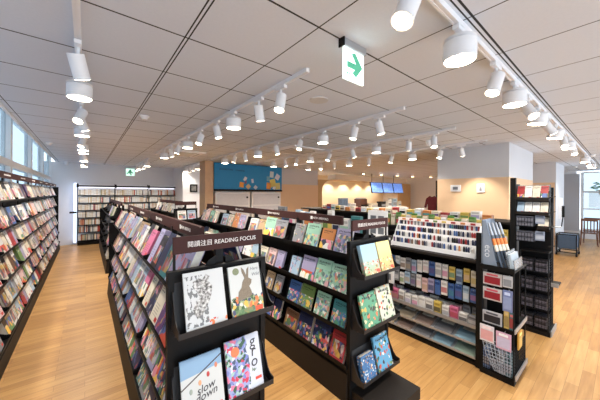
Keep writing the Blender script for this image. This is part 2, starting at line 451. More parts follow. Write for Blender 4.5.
# ceiling equipment
t = thing('exit_sign', 'hanging lit exit sign with green arrow under the ceiling', 'exit sign', (1.385, 1.15, H))
MB().box(-.115, .115, -.02, .02, -.05, -.0).obj('housing', SILVER, t, bevel=.004)
MB().box(-.12, -.112, -.024, .024, -.055, .0).obj('end_cap', BLACK, t)
pn = MB().box(-.1, .1, -.006, .006, -.255, -.05).obj('panel', glow('exit_panel', (240, 255, 250), 1.0), t)
EXG = plain('exit_green', (104, 214, 172), .5)
ar = [(-.055, -.012), (.02, -.012), (-.018, .035), (.012, .05), (.075, -.02), (.02, -.085), (-.012, -.068), (.01, -.045), (-.055, -.045)]
MB().prism([(px*1.2 - .004, pz*1.2 - .12) for px, pz in ar], -.0075, -.006, 'y').obj('arrow', EXG, pn)
fm = MB().box(-.072, -.066, -.0075, -.006, -.235, -.19); fm.box(-.05, -.044, -.0075, -.006, -.235, -.19); fm.box(-.072, -.044, -.0075, -.006, -.215, -.209)
fm.obj('door_symbol', EXG, pn)
t = thing('exit_sign', 'small green lit exit sign high on the back wall', 'exit sign', (1.3, 11.88, 2.56))
MB().box(-.15, .15, -.05, .02, -.15, .15).obj('housing', FIXT, t)
pn = MB().box(-.135, .135, -.056, -.05, -.135, .135).obj('panel', glow('exit_panel_small', (196, 240, 220), .7), t)
MB().prism([(-.02, .1), (.03, .1), (.04, .02), (.1, -.02), (.08, -.05), (.01, -.02), (.05, -.1), (.02, -.12), (-.04, -.03), (-.1, -.08), (-.12, -.06), (-.06, .02)], -.058, -.056, 'y').obj('running_figure', EXG, pn)
tag(MB().cyl((0, 0, -.008), (0, 0, 0), .1, seg=32).obj('ceiling_speaker', plain('speaker_grille', (214, 214, 214), .7, 0, .1, 300), loc=(1.93, 2.07, H)), 'flat round white speaker recessed in the ceiling beside the exit sign', 'speaker')
def cassette(x, y, label):
    t = thing('air_conditioner', label, 'air conditioner', (x, y, H))
    MB().prism([(-.45, 0), (.45, 0), (.4, -.035), (-.4, -.035)], -.45, .45, 'y').obj('panel', FIXT, t, bevel=.005)
    MB().box(-.24, .24, -.24, .24, -.042, -.035).obj('grille', plain('ac_grille', (206, 204, 200), .6, 0, .1, 150), t)
    for a in range(4):
        MB().box(-.25, .25, -.34, -.29, -.039, -.034).obj('vent', plain('ac_vent', (170, 168, 166), .6), t, rot=(0, 0, a*PI/2))
cassette(1.88, 7.0, 'square white ceiling air conditioner near the window aisle')
cassette(3.76, 4.75, 'square white ceiling air conditioner over the stationery shelves')
for (x, y, l) in ((-.59, 7.4, 'white smoke detector on the ceiling beside the windows'), (.59, 3.97, 'white smoke detector on the ceiling over the window aisle'), (9.8, .52, 'white smoke detector near the crossing track'), (13.2, 1.1, 'white smoke detector before the far window')):
    t = thing('smoke_detector', l, 'smoke detector', (x, y, H))
    MB().cyl((0, 0, -.02), (0, 0, 0), .055, seg=20).obj('mount', FIXT, t, smooth=True)
    MB().cyl((0, 0, -.045), (0, 0, -.02), .03, .042, seg=20).obj('sensor', FIXT, t, smooth=True)
t = thing('security_camera', 'white dome security camera under the ceiling by the back wall', 'camera', (-.5, 11.6, H))
MB().cyl((0, 0, -.06), (0, 0, 0), .06, seg=16).obj('mount', FIXT, t); MB().ball((0, -.02, -.07), .05).obj('lens_dome', FIXT, t)
t = thing('security_camera', 'white dome security camera hanging near the column top edge', 'camera', (5.0, 2.33, H))
MB().cyl((0, 0, -.05), (0, 0, 0), .05, .06, seg=16).obj('mount', FIXT, t); MB().cyl((0, 0, -.1), (0, 0, -.05), .02, .045, seg=16).obj('lens_dome', FIXT, t)

# ------------------------------------------------------------------ display gondolas
LIPS = [(1.235, .235), (.885, .265), (.59, .285), (.29, .305)]   # lip height, half width at the lip
def gondola(label, xc, y0, bays, bw, endcap=True, endtext=None, sidetext=None, right=True, lean=18, lip=.026):
    L = bays * bw
    t = thing('display_gondola', label, 'display gondola', (xc, y0, 0))
    MB().prism([(-.32, 0), (.32, 0), (.32, .03), (.3, .24), (-.3, .24), (-.32, .03)], .0, L, 'y').obj('base', DARK, t)
    MB().box(-.012, .012, .03, L, .24, 1.3).obj('spine_panel', BLACK, t)
    for i in range(bays + 1):
        m = MB().box(-.022, .022, i*bw - .02 + (.04 if i == 0 else 0), i*bw + .02 + (.04 if i == 0 else 0), .24, 1.5)
        m.obj('upright', BLACK, t)
    MB().box(-.3, .3, L, L + .02, 0, 1.26).obj('end_panel', BLACK, t)
    sides = [(-1, -PI/2)] + ([(1, PI/2)] if right else [])
    for s, rz in sides:
        for z, hw in LIPS:
            me = None
            for b in range(bays):
                if me is None: me = tray_mesh(bw - .01, lean, .2, hw - .03, lip).mesh('shelf', BLACK)
                inst(me, 'shelf', t, (s*hw, (b + .5)*bw, z), (0, 0, rz))
    for b in range(bays):
        h = MB().box(-.016, .016, b*bw + .33 if b == 0 else b*bw + .002, (b+1)*bw - .002, 1.475, 1.565).obj('header_sign', SIGN, t)
        if sidetext:
            tx = sidetext[b % len(sidetext)]
            yc = (b + .5)*bw + (.12 if b == 0 else 0)
            inst(text_mesh(tx, .036, LETTER), 'lettering', h, (-.0168, yc, 1.519), (PI/2, 0, -PI/2))
            sq = MB().box(-.0172, -.016, yc + .13, yc + .165, 1.503, 1.538); sq.obj('emblem', LETTER, h)
    if endcap:
        for s in (-1, 1):
            MB().box(s*.276 - .016, s*.276 + .016, -.02, .02, 0, 1.385).obj('end_post', BLACK, t)
            MB().box(s*.258 - .006, s*.258 + .006, -.012, 0, 1.39, 1.48).obj('sign_rod', BLACK, t)
        MB().box(-.26, .26, -.008, .012, .05, 1.375).obj('end_back_panel', BLACK, t)
        MB().box(-.26, .26, -.02, .02, 1.365, 1.385).obj('end_rail', BLACK, t)
        MB().box(-.26, .24, -.37, 0, 0, .1).obj('end_base', DARK, t)
        sg = MB().box(-.267, .267, -.022, -.004, 1.475, 1.565).obj('end_sign', SIGN, t)
        if endtext: inst(text_mesh(endtext[0], endtext[1], LETTER), 'lettering', sg, (endtext[2], -.0228, 1.519), (PI/2, 0, 0))
        me = tray_mesh(.545, 16, .3, .145, .016).mesh('end_shelf', LIPM)
        for z in (1.1, .655, .21): inst(me, 'end_shelf', t, (0, -.15, z))
    return t
FOC = '閱讀注目 READING FOCUS'
g1 = gondola('dark window-side gondola ending in the bear and hare picture books', .62, 1.5, 4, 1.07, True, (FOC, .0345, .01), ['NEW ARRIVALS'], True, 24, .005)
g2 = gondola('dark middle gondola with vegetable picture books on its end', 2.05, 1.5, 4, 1.05, True, (FOC, .0345, .01), ['NEW ARRIVALS'], True)
g3 = gondola('far dark gondola in line behind the window-side gondola', .66, 7.2, 4, .95, False, None, None, False)
g4 = gondola('far dark gondola in line behind the middle gondola', 2.03, 7.25, 3, 1.0, True, None, None, False)

BK = {'white': 18, 'cream': 9, 'grey': 13, 'lavender': 16, 'pale blue': 13, 'pale pink': 8, 'pink': 3, 'blue': 7, 'navy': 7, 'teal': 4, 'orange': 2, 'red': 3, 'green': 2, 'purple': 4, 'black': 5, 'yellow': 1, 'brown': 2, 'tan': 3}
STY = ['floral', 'photo', 'text', 'split', 'wash']
ROWN = ['top', 'second', 'third', 'bottom']
def fill_row(xc, hw, z, ya, yb, where, w_rng, t_set, colors, hs, side=-1, gap=.01, lean=18, first=None, styles=STY, group=None, ylast=None, yaws=(-3, 0, 3), bayedge=None, name='book'):
    y = ya; i = 0; nm = name.replace('_', ' ')
    fr0 = frame_at(xc + side*hw, 0, z, -PI/2 if side < 0 else PI/2)
    while True:
        w = random.choice(w_rng); h = random.choice(hs); tk = random.choice(t_set)
        stl = random.choice(styles); c = pick(colors); 
        if first and i < len(first): w, h, tk, stl, c = first[i]
        if y + w > yb: break
        if bayedge:   # keep clear of the side brackets of each bay
            k = math.floor((y - bayedge[0]) / bayedge[1]); k2 = math.floor((y + w - bayedge[0] + .012) / bayedge[1])
            if k2 != k: y = bayedge[0] + k2*bayedge[1] + .014; continue
        i += 1; xl = -(y + w/2) if side < 0 else y + w/2
        put_book(w, h, tk, stl, c, fr0, xl, f'{c if isinstance(c, str) else "pictured"} {nm}, {nth(i)} from the near end, {where}', lean, random.choice(yaws), random.choice('LR'), group, name, cat=nm)
        y += w + gap * random.uniform(.4, 1.6)
# gondola 1, window-aisle side
for (z, hw), rn in zip(LIPS, ROWN):
    fill_row(.62, hw, z, 1.55, 5.74, f'{rn} shelf of the window-side gondola', (.13, .15, .17), (.02, .035, .05), BK, (.24, .26, .28), group=f'books on the {rn} shelf facing the window rack', bayedge=(1.5, 1.07), yaws=(-2, 0, 2), lean=24, name='picture_book')
# gondola 1, far side: a few seen under the end sign
fill_row(.62, .235, 1.235, 1.6, 2.6, 'top shelf behind the lettered end sign', (.17, .19), (.02, .03), {'cream': 3, 'yellow': 1, 'navy': 3, 'teal': 1, 'grey': 2}, (.24, .26), side=1, group='books behind the lettered end sign', bayedge=(1.5, 1.07), name='picture_book')
# gondola 2
W2 = {'white': 9, 'cream': 8, 'mint': 6, 'pale blue': 6, 'lavender': 4, 'orange': 4, 'pale pink': 5, 'green': 3, 'teal': 3, 'navy': 3, 'grey': 4, 'tan': 4, 'blue': 2}
F2 = [[(.2, .24, .02, 'floral', 'lavender'), (.17, .22, .02, 'split', 'orange'), (.21, .25, .012, 'floral', 'mint'), (.17, .23, .02, 'wash', 'grey'), (.23, .24, .012, 'photo', 'grey')],
      [(.22, .25, .02, 'floral', 'mint'), (.2, .26, .02, 'floral', 'mint'), (.21, .25, .012, 'split', 'lavender'), (.16, .21, .02, 'wash', 'pale blue'), (.14, .22, .03, 'text', 'lavender'), (.17, .22, .02, 'photo', 'pale pink'), (.2, .21, .02, 'photo', 'cream')],
      [(.18, .22, .02, 'floral', 'teal'), (.19, .23, .012, 'floral', 'mint'), (.2, .24, .012, 'floral', 'green'), (.19, .23, .02, 'floral', 'blue'), (.14, .22, .02, 'photo', 'grey'), (.17, .22, .012, 'photo', 'tan'), (.17, .21, .012, 'photo', 'black')],
      [(.17, .25, .03, 'photo', 'red'), (.22, .25, .045, 'floral', 'navy'), (.2, .25, .045, 'floral', 'navy'), (.22, .2, .02, 'photo', 'brown'), (.13, .23, .03, 'split', 'navy')]]
for k, ((z, hw), rn) in enumerate(zip(LIPS, ROWN)):
    fill_row(2.05, hw, z, 1.56, 5.65, f'{rn} shelf of the middle gondola', (.17, .19, .21), (.012, .02, .03), W2, (.21, .23, .25) if z > .6 else (.2, .215, .23), gap=.028, first=F2[k], styles=['floral', 'photo', 'split', 'wash'], group=f'books on the {rn} shelf of the middle gondola', bayedge=(1.5, 1.05), name='picture_book')
# far gondolas
fill_row(2.03, .235, 1.235, 7.4, 10.0, 'top shelf of the farther middle gondola', (.18, .2), (.02,), {'white': 5, 'cream': 3, 'grey': 1}, (.24, .26), group='books on the far gondola top shelf', bayedge=(7.25, 1.0))
for (z, hw), rn in zip(LIPS, ROWN):
    fill_row(.66, hw, z, 7.3, 8.1, f'{rn} shelf of the farther aisle gondola', (.2,), (.04,), BK, (.24,), group='books on the far window aisle gondola', bayedge=(7.2, .95))
fr = frame_at(2.03, 7.1, 1.1, 0)
put_book(.2, .24, .012, 'photo', 'white', fr, -.12, 'white book on the end shelf of the far gondola', 16)
put_book(.2, .24, .012, 'photo', 'pale blue', fr, .12, 'pale blue book on the end shelf of the far gondola', 16)

# ------------------------------------------------------------------ picture books on the two near gondola ends
def cov(name, f):
    g = G(name); o, x, y, z = g.coord('Generated'); return g.done(f(g, o, x, z), .35, 0, .35)
def vor(g, o, scale, off=0.0):
    mp = g.n('ShaderNodeMapping'); mp.inputs['Location'].default_value = (off, off*2, off*3); mp.inputs['Scale'].default_value = (1, .2, 1.35); g.put(mp.inputs[0], o)
    wn = g.n('ShaderNodeTexNoise'); g.put(wn.inputs['Vector'], o); wn.inputs['Scale'].default_value = 8
    wv = g.n('ShaderNodeVectorMath', operation='MULTIPLY_ADD'); g.put(wv.inputs[0], wn.outputs['Color']); wv.inputs[1].default_value = (.16, .05, .22); g.put(wv.inputs[2], mp.outputs[0])
    vo = g.n('ShaderNodeTexVoronoi'); vo.inputs['Scale'].default_value = scale; g.put(vo.inputs['Vector'], wv.outputs[0])
    sp = g.n('ShaderNodeSeparateColor'); g.put(sp.inputs[0], vo.outputs['Color'])
    return vo.outputs['Distance'], sp.outputs[0]
def c_bear(g, o, x, z):
    sk = g.math('MULTIPLY', g.math('GREATER_THAN', g.noise(o, 9, 6), .53), g.rect(x, z, .02, .55, .05, .93))
    c = g.mix(g.math('MULTIPLY', sk, .75), lin((196, 198, 199)), lin((52, 50, 50)))
    d, r = vor(g, o, 9); fl = g.math('MULTIPLY', g.math('LESS_THAN', d, .4), g.rect(x, z, .5, 1, 0, .13))
    return g.mix(fl, c, g.ramp(r, [(0, lin((224, 120, 70))), (.5, lin((196, 70, 60))), (.8, lin((236, 170, 110)))], 'CONSTANT'))
def c_hare(g, o, x, z):
    d, r = vor(g, o, 10, .7)
    edge = g.math('ADD', .25, g.math('MULTIPLY', g.noise(o, 7, 2), .22))
    fl = g.ramp(r, [(0, lin((70, 96, 58))), (.25, lin((230, 176, 76))), (.42, lin((72, 74, 104))), (.58, lin((206, 206, 190))), (.75, lin((222, 120, 70))), (.9, lin((44, 60, 44)))], 'CONSTANT')
    c = g.mix(g.math('LESS_THAN', z, edge), lin((197, 199, 197)), g.mix(g.math('LESS_THAN', d, .6), lin((150, 160, 120)), fl))
    c = g.mix(g.math('MULTIPLY', g.rect(x, z, .1, .72, .02, .13), .8), c, lin((96, 126, 84)))
    return g.mix(g.rect(x, z, .72, .97, .03, .12), c, lin((222, 84, 54)))
def c_slow(g, o, x, z):
    sky = g.math('GREATER_THAN', z, g.math('ADD', .68, g.math('MULTIPLY', x, .06)))
    c = g.mix(sky, lin((198, 200, 199)), lin((132, 164, 194)))
    ln = g.math('ABSOLUTE', g.math('SUBTRACT', z, g.math('ADD', .52, g.math('MULTIPLY', x, .38))))
    c = g.mix(g.math('LESS_THAN', ln, .012), c, lin((60, 40, 40)))
    return c
def c_grow(g, o, x, z):
    d, r = vor(g, o, 11, 2.1)
    fl = g.ramp(r, [(0, lin((226, 120, 150))), (.15, lin((120, 128, 190))), (.3, lin((70, 84, 110))), (.45, lin((206, 210, 220))), (.62, lin((160, 190, 180))), (.78, lin((196, 60, 84))), (.9, lin((60, 90, 70)))], 'CONSTANT')
    left = g.math('LESS_THAN', x, g.math('ADD', .5, g.math('MULTIPLY', g.noise(o, 6, 2), .26)))
    return g.mix(left, lin((200, 204, 216)), g.mix(g.math('LESS_THAN', d, .62), lin((150, 158, 200)), fl))
def c_meadow(base, sky):
    def f(g, o, x, z):
        d, r = vor(g, o, 10, .3); m = g.math('MULTIPLY', g.math('LESS_THAN', d, .38), g.math('LESS_THAN', z, .45))
        fl = g.ramp(r, [(0, lin((206, 70, 54))), (.3, lin((240, 230, 200))), (.5, lin((110, 140, 80))), (.75, lin((226, 150, 120)))], 'CONSTANT')
        c = g.mix(g.math('SMOOTH_MIN', g.math('MULTIPLY', z, 1.2), 1.0, .1), lin(base), lin(sky))
        c = g.mix(m, c, fl)
        return g.mix(g.rect(x, z, .72, .95, .05, .15), c, lin((220, 80, 56)))
    return f
def c_shapes(base, cols, scale, off):
    def f(g, o, x, z):
        d, r = vor(g, o, scale, off); st_ = [(i/len(cols), lin(c)) for i, c in enumerate(cols)]
        c = g.mix(g.math('LESS_THAN', d, .42), lin(base), g.ramp(r, st_, 'CONSTANT'))
        tx = g.math('MULTIPLY', g.rect(x, z, .15, .85, .84, .91), g.math('GREATER_THAN', g.noise(o, 24, 0), .45))
        return g.mix(tx, c, lin((40, 52, 60)))
    return f
def pencil():
    g = G('pencil_shading'); o, *_ = g.coord('Object')
    return g.done(g.ramp(g.noise(o, 70, 6), [(.36, lin((70, 68, 68))), (.5, lin((150, 148, 146))), (.62, lin((206, 206, 205)))]), .6)
PENCIL = pencil()
INKD = plain('dark_ink', (46, 44, 50), .5); INKG = plain('grey_ink', (120, 124, 128), .5); HARE = plain('hare_brown', (132, 118, 100), .6, 0, .25, 120)
def end_book(xc, y0, z, x, w, h, t, mat, label, lean=16, yaw=0, dy=0):
    return put_book(w, h, t, mat, 'white', frame_at(xc, y0 - .15, z, 0), x, label, lean, yaw, 'L', 'picture books on the gondola ends', 'picture_book', cat='picture book', dy=dy)
Z1, Z2, Z3 = 1.1, .655, .21
b1 = end_book(.62, 1.5, Z1, -.125, .212, .285, .014, cov('bear_cover', c_bear), 'white picture book with grey pencil bear drawing under the lettered end sign')
MB().prism([(-.07, .1), (-.03, .16), (-.055, .2), (-.06, .235), (-.03, .25), (-.01, .24), (.01, .265), (.03, .25), (.02, .225), (.04, .2), (.03, .15), (.01, .11), (-.02, .07), (-.05, .05)], -.0012, 0, 'y').obj('bear_drawing', PENCIL, b1)
b2 = end_book(.62, 1.5, Z1, .112, .2, .275, .014, cov('hare_cover', c_hare), 'white picture book with brown hare among wildflowers under the lettered end sign')
MB().prism([(-.06, .08), (.01, .09), (.035, .1), (.03, .125), (.02, .15), (.035, .165), (.04, .185), (.02, .2), (.025, .235), (.03, .262), (.015, .25), (.008, .215), (-.005, .25), (-.02, .265), (-.018, .235), (-.005, .2), (-.02, .18), (-.03, .15), (-.05, .13)], -.0012, 0, 'y').obj('hare_drawing', HARE, b2)
MB().cyl((-.055, -.001, .245), (-.055, 0, .245), .02, seg=18).obj('moon_drawing', plain('moon_green', (128, 136, 104), .6, 0, .2, 100), b2)
inst(text_mesh('Hare', .026, INKG, 'CENTER', .25), 'title_lettering', b2, (.062, -.0008, .246), (PI/2, 0, 0)); inst(text_mesh('Wild', .026, INKG, 'CENTER', .25), 'title_lettering', b2, (.068, -.0008, .212), (PI/2, 0, 0))
b3 = end_book(.62, 1.5, Z2, -.137, .215, .278, .014, cov('slow_cover', c_slow), 'white picture book titled slow down on the middle end shelf')
for s_, zz in (('slow', .118), ('down', .085)): inst(text_mesh(s_, .052, INKD, 'CENTER', .3), 'title_lettering', b3, (.012, -.0008, zz), (PI/2, rad(-8), 0))
for i, (px, pz, c) in enumerate(((.075, .205, (206, 130, 100)), (.03, .175, (180, 60, 56)), (-.015, .15, (220, 160, 120)), (-.062, .125, (150, 160, 150)), (-.055, .02, (196, 90, 60)))):
    MB().ball((px, -.0006, pz), .011, .75, .06, 1.2).obj('ornament_drawing', plain('ornament_%d' % i, c, .5), b3)
MB().box(.055, .095, -.001, 0, .012, .028).obj('award_label', plain('award_red', (214, 74, 56), .5), b3)
b4 = end_book(.62, 1.5, Z2, .104, .218, .292, .014, cov('grow_cover', c_grow), 'floral picture book with tall letters down its edge, middle end shelf', 16)
for s_, zz in (('g', .25), ('r', .195), ('o', .14)): inst(text_mesh(s_, .085, INKD, 'CENTER', .1), 'title_lettering', b4, (.062, -.0008, zz), (PI/2, 0, 0))
inst(text_mesh('w', .04, plain('green_ink', (96, 120, 84), .5), 'CENTER', .1), 'title_lettering', b4, (.055, -.0008, .1), (PI/2, rad(20), 0))
MB().cyl((-.05, -.001, .225), (-.05, 0, .225), .026, seg=20).obj('sun_drawing', plain('sun_orange', (226, 122, 78), .5, 0, .1, 80), b4)
MB().box(.06, .1, -.001, 0, .04, .055).obj('award_label', plain('award_red_b', (214, 74, 56), .5), b4)
VEG = [(70, 110, 70), (200, 80, 60), (50, 44, 46), (230, 170, 90), (120, 150, 90), (236, 224, 200)]
end_book(2.05, 1.5, Z1, -.125, .215, .26, .035, cov('meadow_blue', c_meadow((160, 170, 120), (150, 182, 204))), 'thick pale blue meadow picture book at the top of the middle gondola end')
end_book(2.05, 1.5, Z1, .1, .2, .262, .02, cov('meadow_yellow', c_meadow((170, 160, 104), (214, 200, 140))), 'yellow meadow picture book at the top of the middle gondola end')
end_book(2.05, 1.5, Z2, -.125, .222, .275, .02, cov('mushroom_cover', c_shapes((92, 150, 118), [(210, 170, 80), (80, 60, 54), (226, 206, 160), (60, 100, 76), (216, 120, 80)], 6, .4)), 'green picture book of mushrooms on the middle gondola end')
end_book(2.05, 1.5, Z2, .112, .215, .285, .02, cov('vegetable_cover', c_shapes((196, 198, 182), VEG, 7, 1.2)), 'cream picture book of vegetables on the middle gondola end')
end_book(2.05, 1.5, Z3, -.15, .17, .2, .045, cov('pattern_blue', c_shapes((62, 110, 160), [(120, 160, 190), (230, 230, 220), (44, 70, 110), (206, 150, 80)], 9, 2)), 'small thick blue patterned picture book low on the middle gondola end')
end_book(2.05, 1.5, Z3, .075, .215, .29, .02, cov('tree_cover', c_shapes((96, 160, 196), [(40, 80, 60), (200, 90, 70), (236, 230, 210), (130, 150, 80), (60, 50, 56)], 6, 3)), 'tall blue tree picture book low on the middle gondola end')

# ------------------------------------------------------------------ window wall rack
def wall_rack():
    x = -.87; y0, y1 = 2.2, 11.2; L = y1 - y0
    t = thing('wall_bookcase', 'long black face-out wall rack below the shop windows', 'bookcase', (x, y0, 0))
    MB().prism([(0, 0), (.245, 0), (.24, .05), (.232, .15), (0, .15)], 0, L, 'y').obj('base', DARK, t)
    MB().box(0, .012, 0, L, .15, 1.8).obj('back_panel', BLACK, t)
    lips = [(1.69, .15), (1.38, .17), (1.12, .185), (.82, .205), (.52, .222), (.22, .237)]
    n = 9; bw = L / n
    for z, d in lips:
        me = tray_mesh(bw - .008, 18, .16, d - .03, .012).mesh('shelf', BLACK)
        for b in range(n): inst(me, 'shelf', t, (d, (b + .5)*bw, z), (0, 0, PI/2))
    for b in range(n + 1): MB().box(.0, .02, b*bw - .02, b*bw + .02, .15, 2.04).obj('upright', BLACK, t)
    for b in range(n):
        h = MB().box(.125, .145, b*bw + .004, (b+1)*bw - .004, 1.955, 2.03).obj('header_sign', SIGN, t)
        MB().box(.02, .125, b*bw + .0, b*bw + .02, 1.98, 2.0).obj('sign_arm', BLACK, h)
        MB().box(.145, .1462, b*bw + .25, b*bw + .6, 1.985, 2.0).obj('lettering', LETTER, h)
    MB().box(0, .2, L, L + .02, 0, 1.95).obj('end_panel', BLACK, t)
    WW = {'white': 36, 'cream': 14, 'grey': 10, 'pale pink': 9, 'black': 6, 'lavender': 5, 'brown': 5, 'red': 5, 'navy': 5, 'pale blue': 7, 'tan': 6, 'orange': 3, 'green': 3, 'blue': 2, 'yellow': 2}
    fst = [4.05, 3.95, 3.85, 3.8, 3.75, 3.7]
    rows = ['top', 'second', 'third', 'fourth', 'fifth', 'lowest']
    for (z, d), rn, ya in zip(lips, rows, fst):
        yb = 11.1
        fill_row(-.87, d, z, ya, yb, f'{rn} shelf of the window rack', (.13, .15, .17, .19), (.02, .033) if z > 1.6 else (.025, .04, .052), WW if rn != 'top' else {'white': 8, 'grey': 3, 'cream': 4, 'black': 2, 'purple': 1, 'tan': 2}, {1.69: (.24, .25), 1.38: (.23, .25), 1.12: (.215, .23)}.get(z, (.23, .25, .26)), side=1, gap=.008, lean=18, group=f'books on the {rn} window rack shelf', bayedge=(y0, bw), yaws=(-4, -2, 2), styles=['text', 'photo', 'split', 'wash', 'text'])
wall_rack()

# ------------------------------------------------------------------ back wall bookcase with rows of spines
def back_case():
    t = thing('bookcase', 'white-lit black bookcase of book spines against the back wall', 'bookcase', (-.22, 11.55, 0))
    W = 3.14
    MB().box(0, W, .3, .33, 0, 2.07).obj('back_panel', WHITE, t)
    zs = [.16, .43, .68, .93, 1.18, 1.43, 1.69]
    for z in zs: MB().box(0, W, 0, .3, z - .02, z).obj('shelf', BLACK, t)
    MB().box(0, W, -.01, .3, 0, .1).obj('plinth', BLACK, t)
    for k in range(4): MB().box(k*W/3 - .012, k*W/3 + .012, .28, .3, 0, 2.1).obj('upright', BLACK, t)
    MB().box(.0, W, -.03, -.01, 1.98, 2.03).obj('top_rail', DARK, t)
    for k in range(4): MB().box(k*W/3 - .03, k*W/3 + .03, -.04, -.03, 1.95, 2.07).obj('rail_mount', BLACK, t)
    MB().box(-.1, -.03, .0, .3, 0.1, 2.1).obj('light_strip', glow('lit_edge', (214, 228, 255), .8), t)
    MB().box(W + .03, W + .1, .0, .3, 0.1, 2.1).obj('light_strip', glow('lit_edge_b', (214, 228, 255), .5), t)
    MB().box(0, W, .25, .3, 1.95, 1.97).obj('light_strip', glow('lit_top', (240, 240, 255), .9), t)
    cols = [(238, 234, 226), (226, 208, 186), (240, 240, 240), (214, 150, 120), (196, 84, 70), (96, 110, 130), (60, 56, 60), (206, 180, 130), (140, 160, 150)]
    mats = [plain('spine_%d' % i, c, .5) for i, c in enumerate(cols)]
    m = MB()
    for r, z in enumerate(zs):
        x = .02
        wts = [30, 16, 26, 4, 2, 2, 2, 6, 2] if r > 2 else [22, 16, 16, 10, 8, 5, 4, 12, 5]
        while x < W - .04:
            w = random.uniform(.012, .035)
            if abs((x % (W/3)) - W/3) < .05: x += .05; continue
            m.box(x, x + w, .03 + random.uniform(0, .02), .2, z + .001, z + random.uniform(.17, .215), random.choices(range(9), wts)[0]); x += w + .001
    o = m.obj('shelved_books', mats, loc=(-.22, 11.55, 0)); tag(o, 'pale rows of book spines filling the back wall bookcase', 'books', None, 'stuff')
back_case()
t = thing('shelf_sign', 'small dark sign jutting from the back bookcase edge', 'sign', (-.3, 11.5, 1.12))
MB().box(-.12, .05, -.02, 0, -.03, .03).obj('plate', DARK, t); MB().box(.05, .09, -.02, .1, -.01, .01).obj('arm', BLACK, t)
t = thing('wall_picture', 'small dark framed picture on the white niche wall', 'picture', (3.22, 10.49, 1.97))
MB().box(-.14, .14, -.03, 0, -.15, .15).obj('frame', BLACK, t); MB().box(-.09, .09, -.034, -.03, -.1, .1).obj('print', plain('print_grey', (150, 146, 140), .5, 0, .5, 12), t)

# ------------------------------------------------------------------ blue banner board and white cabinets
t = thing('banner_board', 'wide blue wall board with small book pictures', 'banner', (3.14, 8.18, 1.92))
BLUE = plain('banner_blue', (26, 134, 192), .5, 0, .04, 3)
MB().box(0, 2.6, 0, .04, 0, .84).obj('panel', BLUE, t)
MB().box(0, 2.6, -.03, .04, -.06, -.0).obj('lower_rail', BLACK, t)
rb = random.Random(3)
for (x, z, w, h, c, a) in ((.95, .16, .16, .17, (232, 160, 60), 8), (1.2, .1, .14, .15, (214, 180, 130), 45), (1.08, .36, .1, .14, (214, 220, 226), 30), (1.36, .3, .08, .14, (210, 216, 224), -10), (1.48, .08, .12, .12, (196, 208, 220), 40), (1.1, .25, .07, .12, (140, 90, 120), 10),
    (2.02, .14, .18, .24, (226, 150, 60), 5), (2.2, .25, .24, .28, (222, 206, 110), -14), (2.15, .56, .16, .22, (196, 214, 220), 4), (2.0, .4, .13, .17, (110, 170, 196), 0), (2.4, .48, .18, .2, (208, 214, 226), 30), (2.42, .14, .2, .24, (214, 206, 130), -5), (2.26, .08, .12, .12, (220, 226, 226), 20)):
    MB().box(-w/2, w/2, -.003, 0, -h/2, h/2).obj('book_picture', plain('banner_print', c, .5, 0, .1), t, (x, -.001, z), (0, rad(a), 0))
ink = plain('banner_ink', (20, 50, 84), .5)
inst(text_mesh('BOOKSTORE', .08, ink, 'LEFT'), 'lettering', t, (.17, -.001, .64), (PI/2, 0, 0)); inst(text_mesh('CHANNEL', .075, ink, 'LEFT'), 'lettering', t, (.72, -.001, .63), (PI/2, 0, 0))
for i, (x, l) in enumerate(((3.2, 'white cabinet under the blue board, beside the wood panel'), (4.5, 'white cabinet under the blue board, beside the peach wall'))):
    t = thing('cabinet', l, 'cabinet', (x, 8.22, 0), 0, 'white cabinets under the blue board')
    MB().box(0, 1.22, 0, .4, 0, 1.84).obj('body', WHITE, t)
    for k in range(4): MB().box(.06, 1.16, -.015, 0, .1 + k*.43, .48 + k*.43).obj('door', plain('cabinet_front', (214, 214, 218), .5), t)
    MB().box(1.08, 1.14, -.03, -.015, 1.62, 1.68).obj('lock', BLACK, t)
st('wall_behind', MB().box(3.12, 5.75, 8.64, 8.75, 0, 2.16), WALLW)

# ------------------------------------------------------------------ pen gondola (stationery)
def pen_gondola():
    x0, x1, y0, y1 = 3.17, 4.0, .98, 5.6
    t = thing('stationery_gondola', 'black stationery gondola carrying the white pen rack', 'display gondola', (x0, y0, 0))
    L = y1 - y0; W = x1 - x0
    MB().box(.01, W, 0, L, 0, .04).obj('base', BLACK, t)
    MB().box(.4, .43, 0, L, .04, 1.07).obj('back_panel', BLACK, t)
    MB().box(0.02, W, 0, L, 1.07, 1.1).obj('counter', DARK, t, bevel=.003)
    MB().box(-.01, .03, -.05, .0, 0, 1.4).obj('post', BLACK, t)
    MB().box(.03, .42, -.03, 0, 0, 1.1).obj('end_panel', BLACK, t)
    MB().box(0, .04, 1.18, 1.22, .04, 1.07).obj('post', BLACK, t)
    MB().box(.02, .4, 1.19, 1.21, .04, 1.07).obj('divider', BLACK, t)
    MB().box(.06, .4, 0, L, .355, .38).obj('shelf', BLACK, t)
    MB().box(.058, .066, 0, 1.18, .36, .4).obj('shelf_lip', SILVER, t)
    for (z, d) in ((.07, .0), (.2, .03)):
        MB().prism([(d, z), (d, z + .02), (d+.01, z + .02), (d + .012, z + .005), (d + .33, z + .1), (d + .33, z + .09)], 0, L*.5, 'y').obj('sloping_shelf', SILVER, t)
    for z in (.8, .98):
        MB().cyl((.16, 0, z), (.16, 1.18, z), .006, seg=6).obj('hook_bar', BLACK, t)
    MB().box(.16, .165, 0, 1.18, .56, .6).obj('hook_bar', BLACK, t)
    MB().box(.55, .8, .1, L, 1.29, 1.31).obj('riser_shelf', BLACK, t); MB().box(.55, .57, .1, .12, 1.1, 1.29).obj('riser_leg', BLACK, t); MB().box(.55, .57, L - .02, L, 1.1, 1.29).obj('riser_leg', BLACK, t)
pen_gondola()
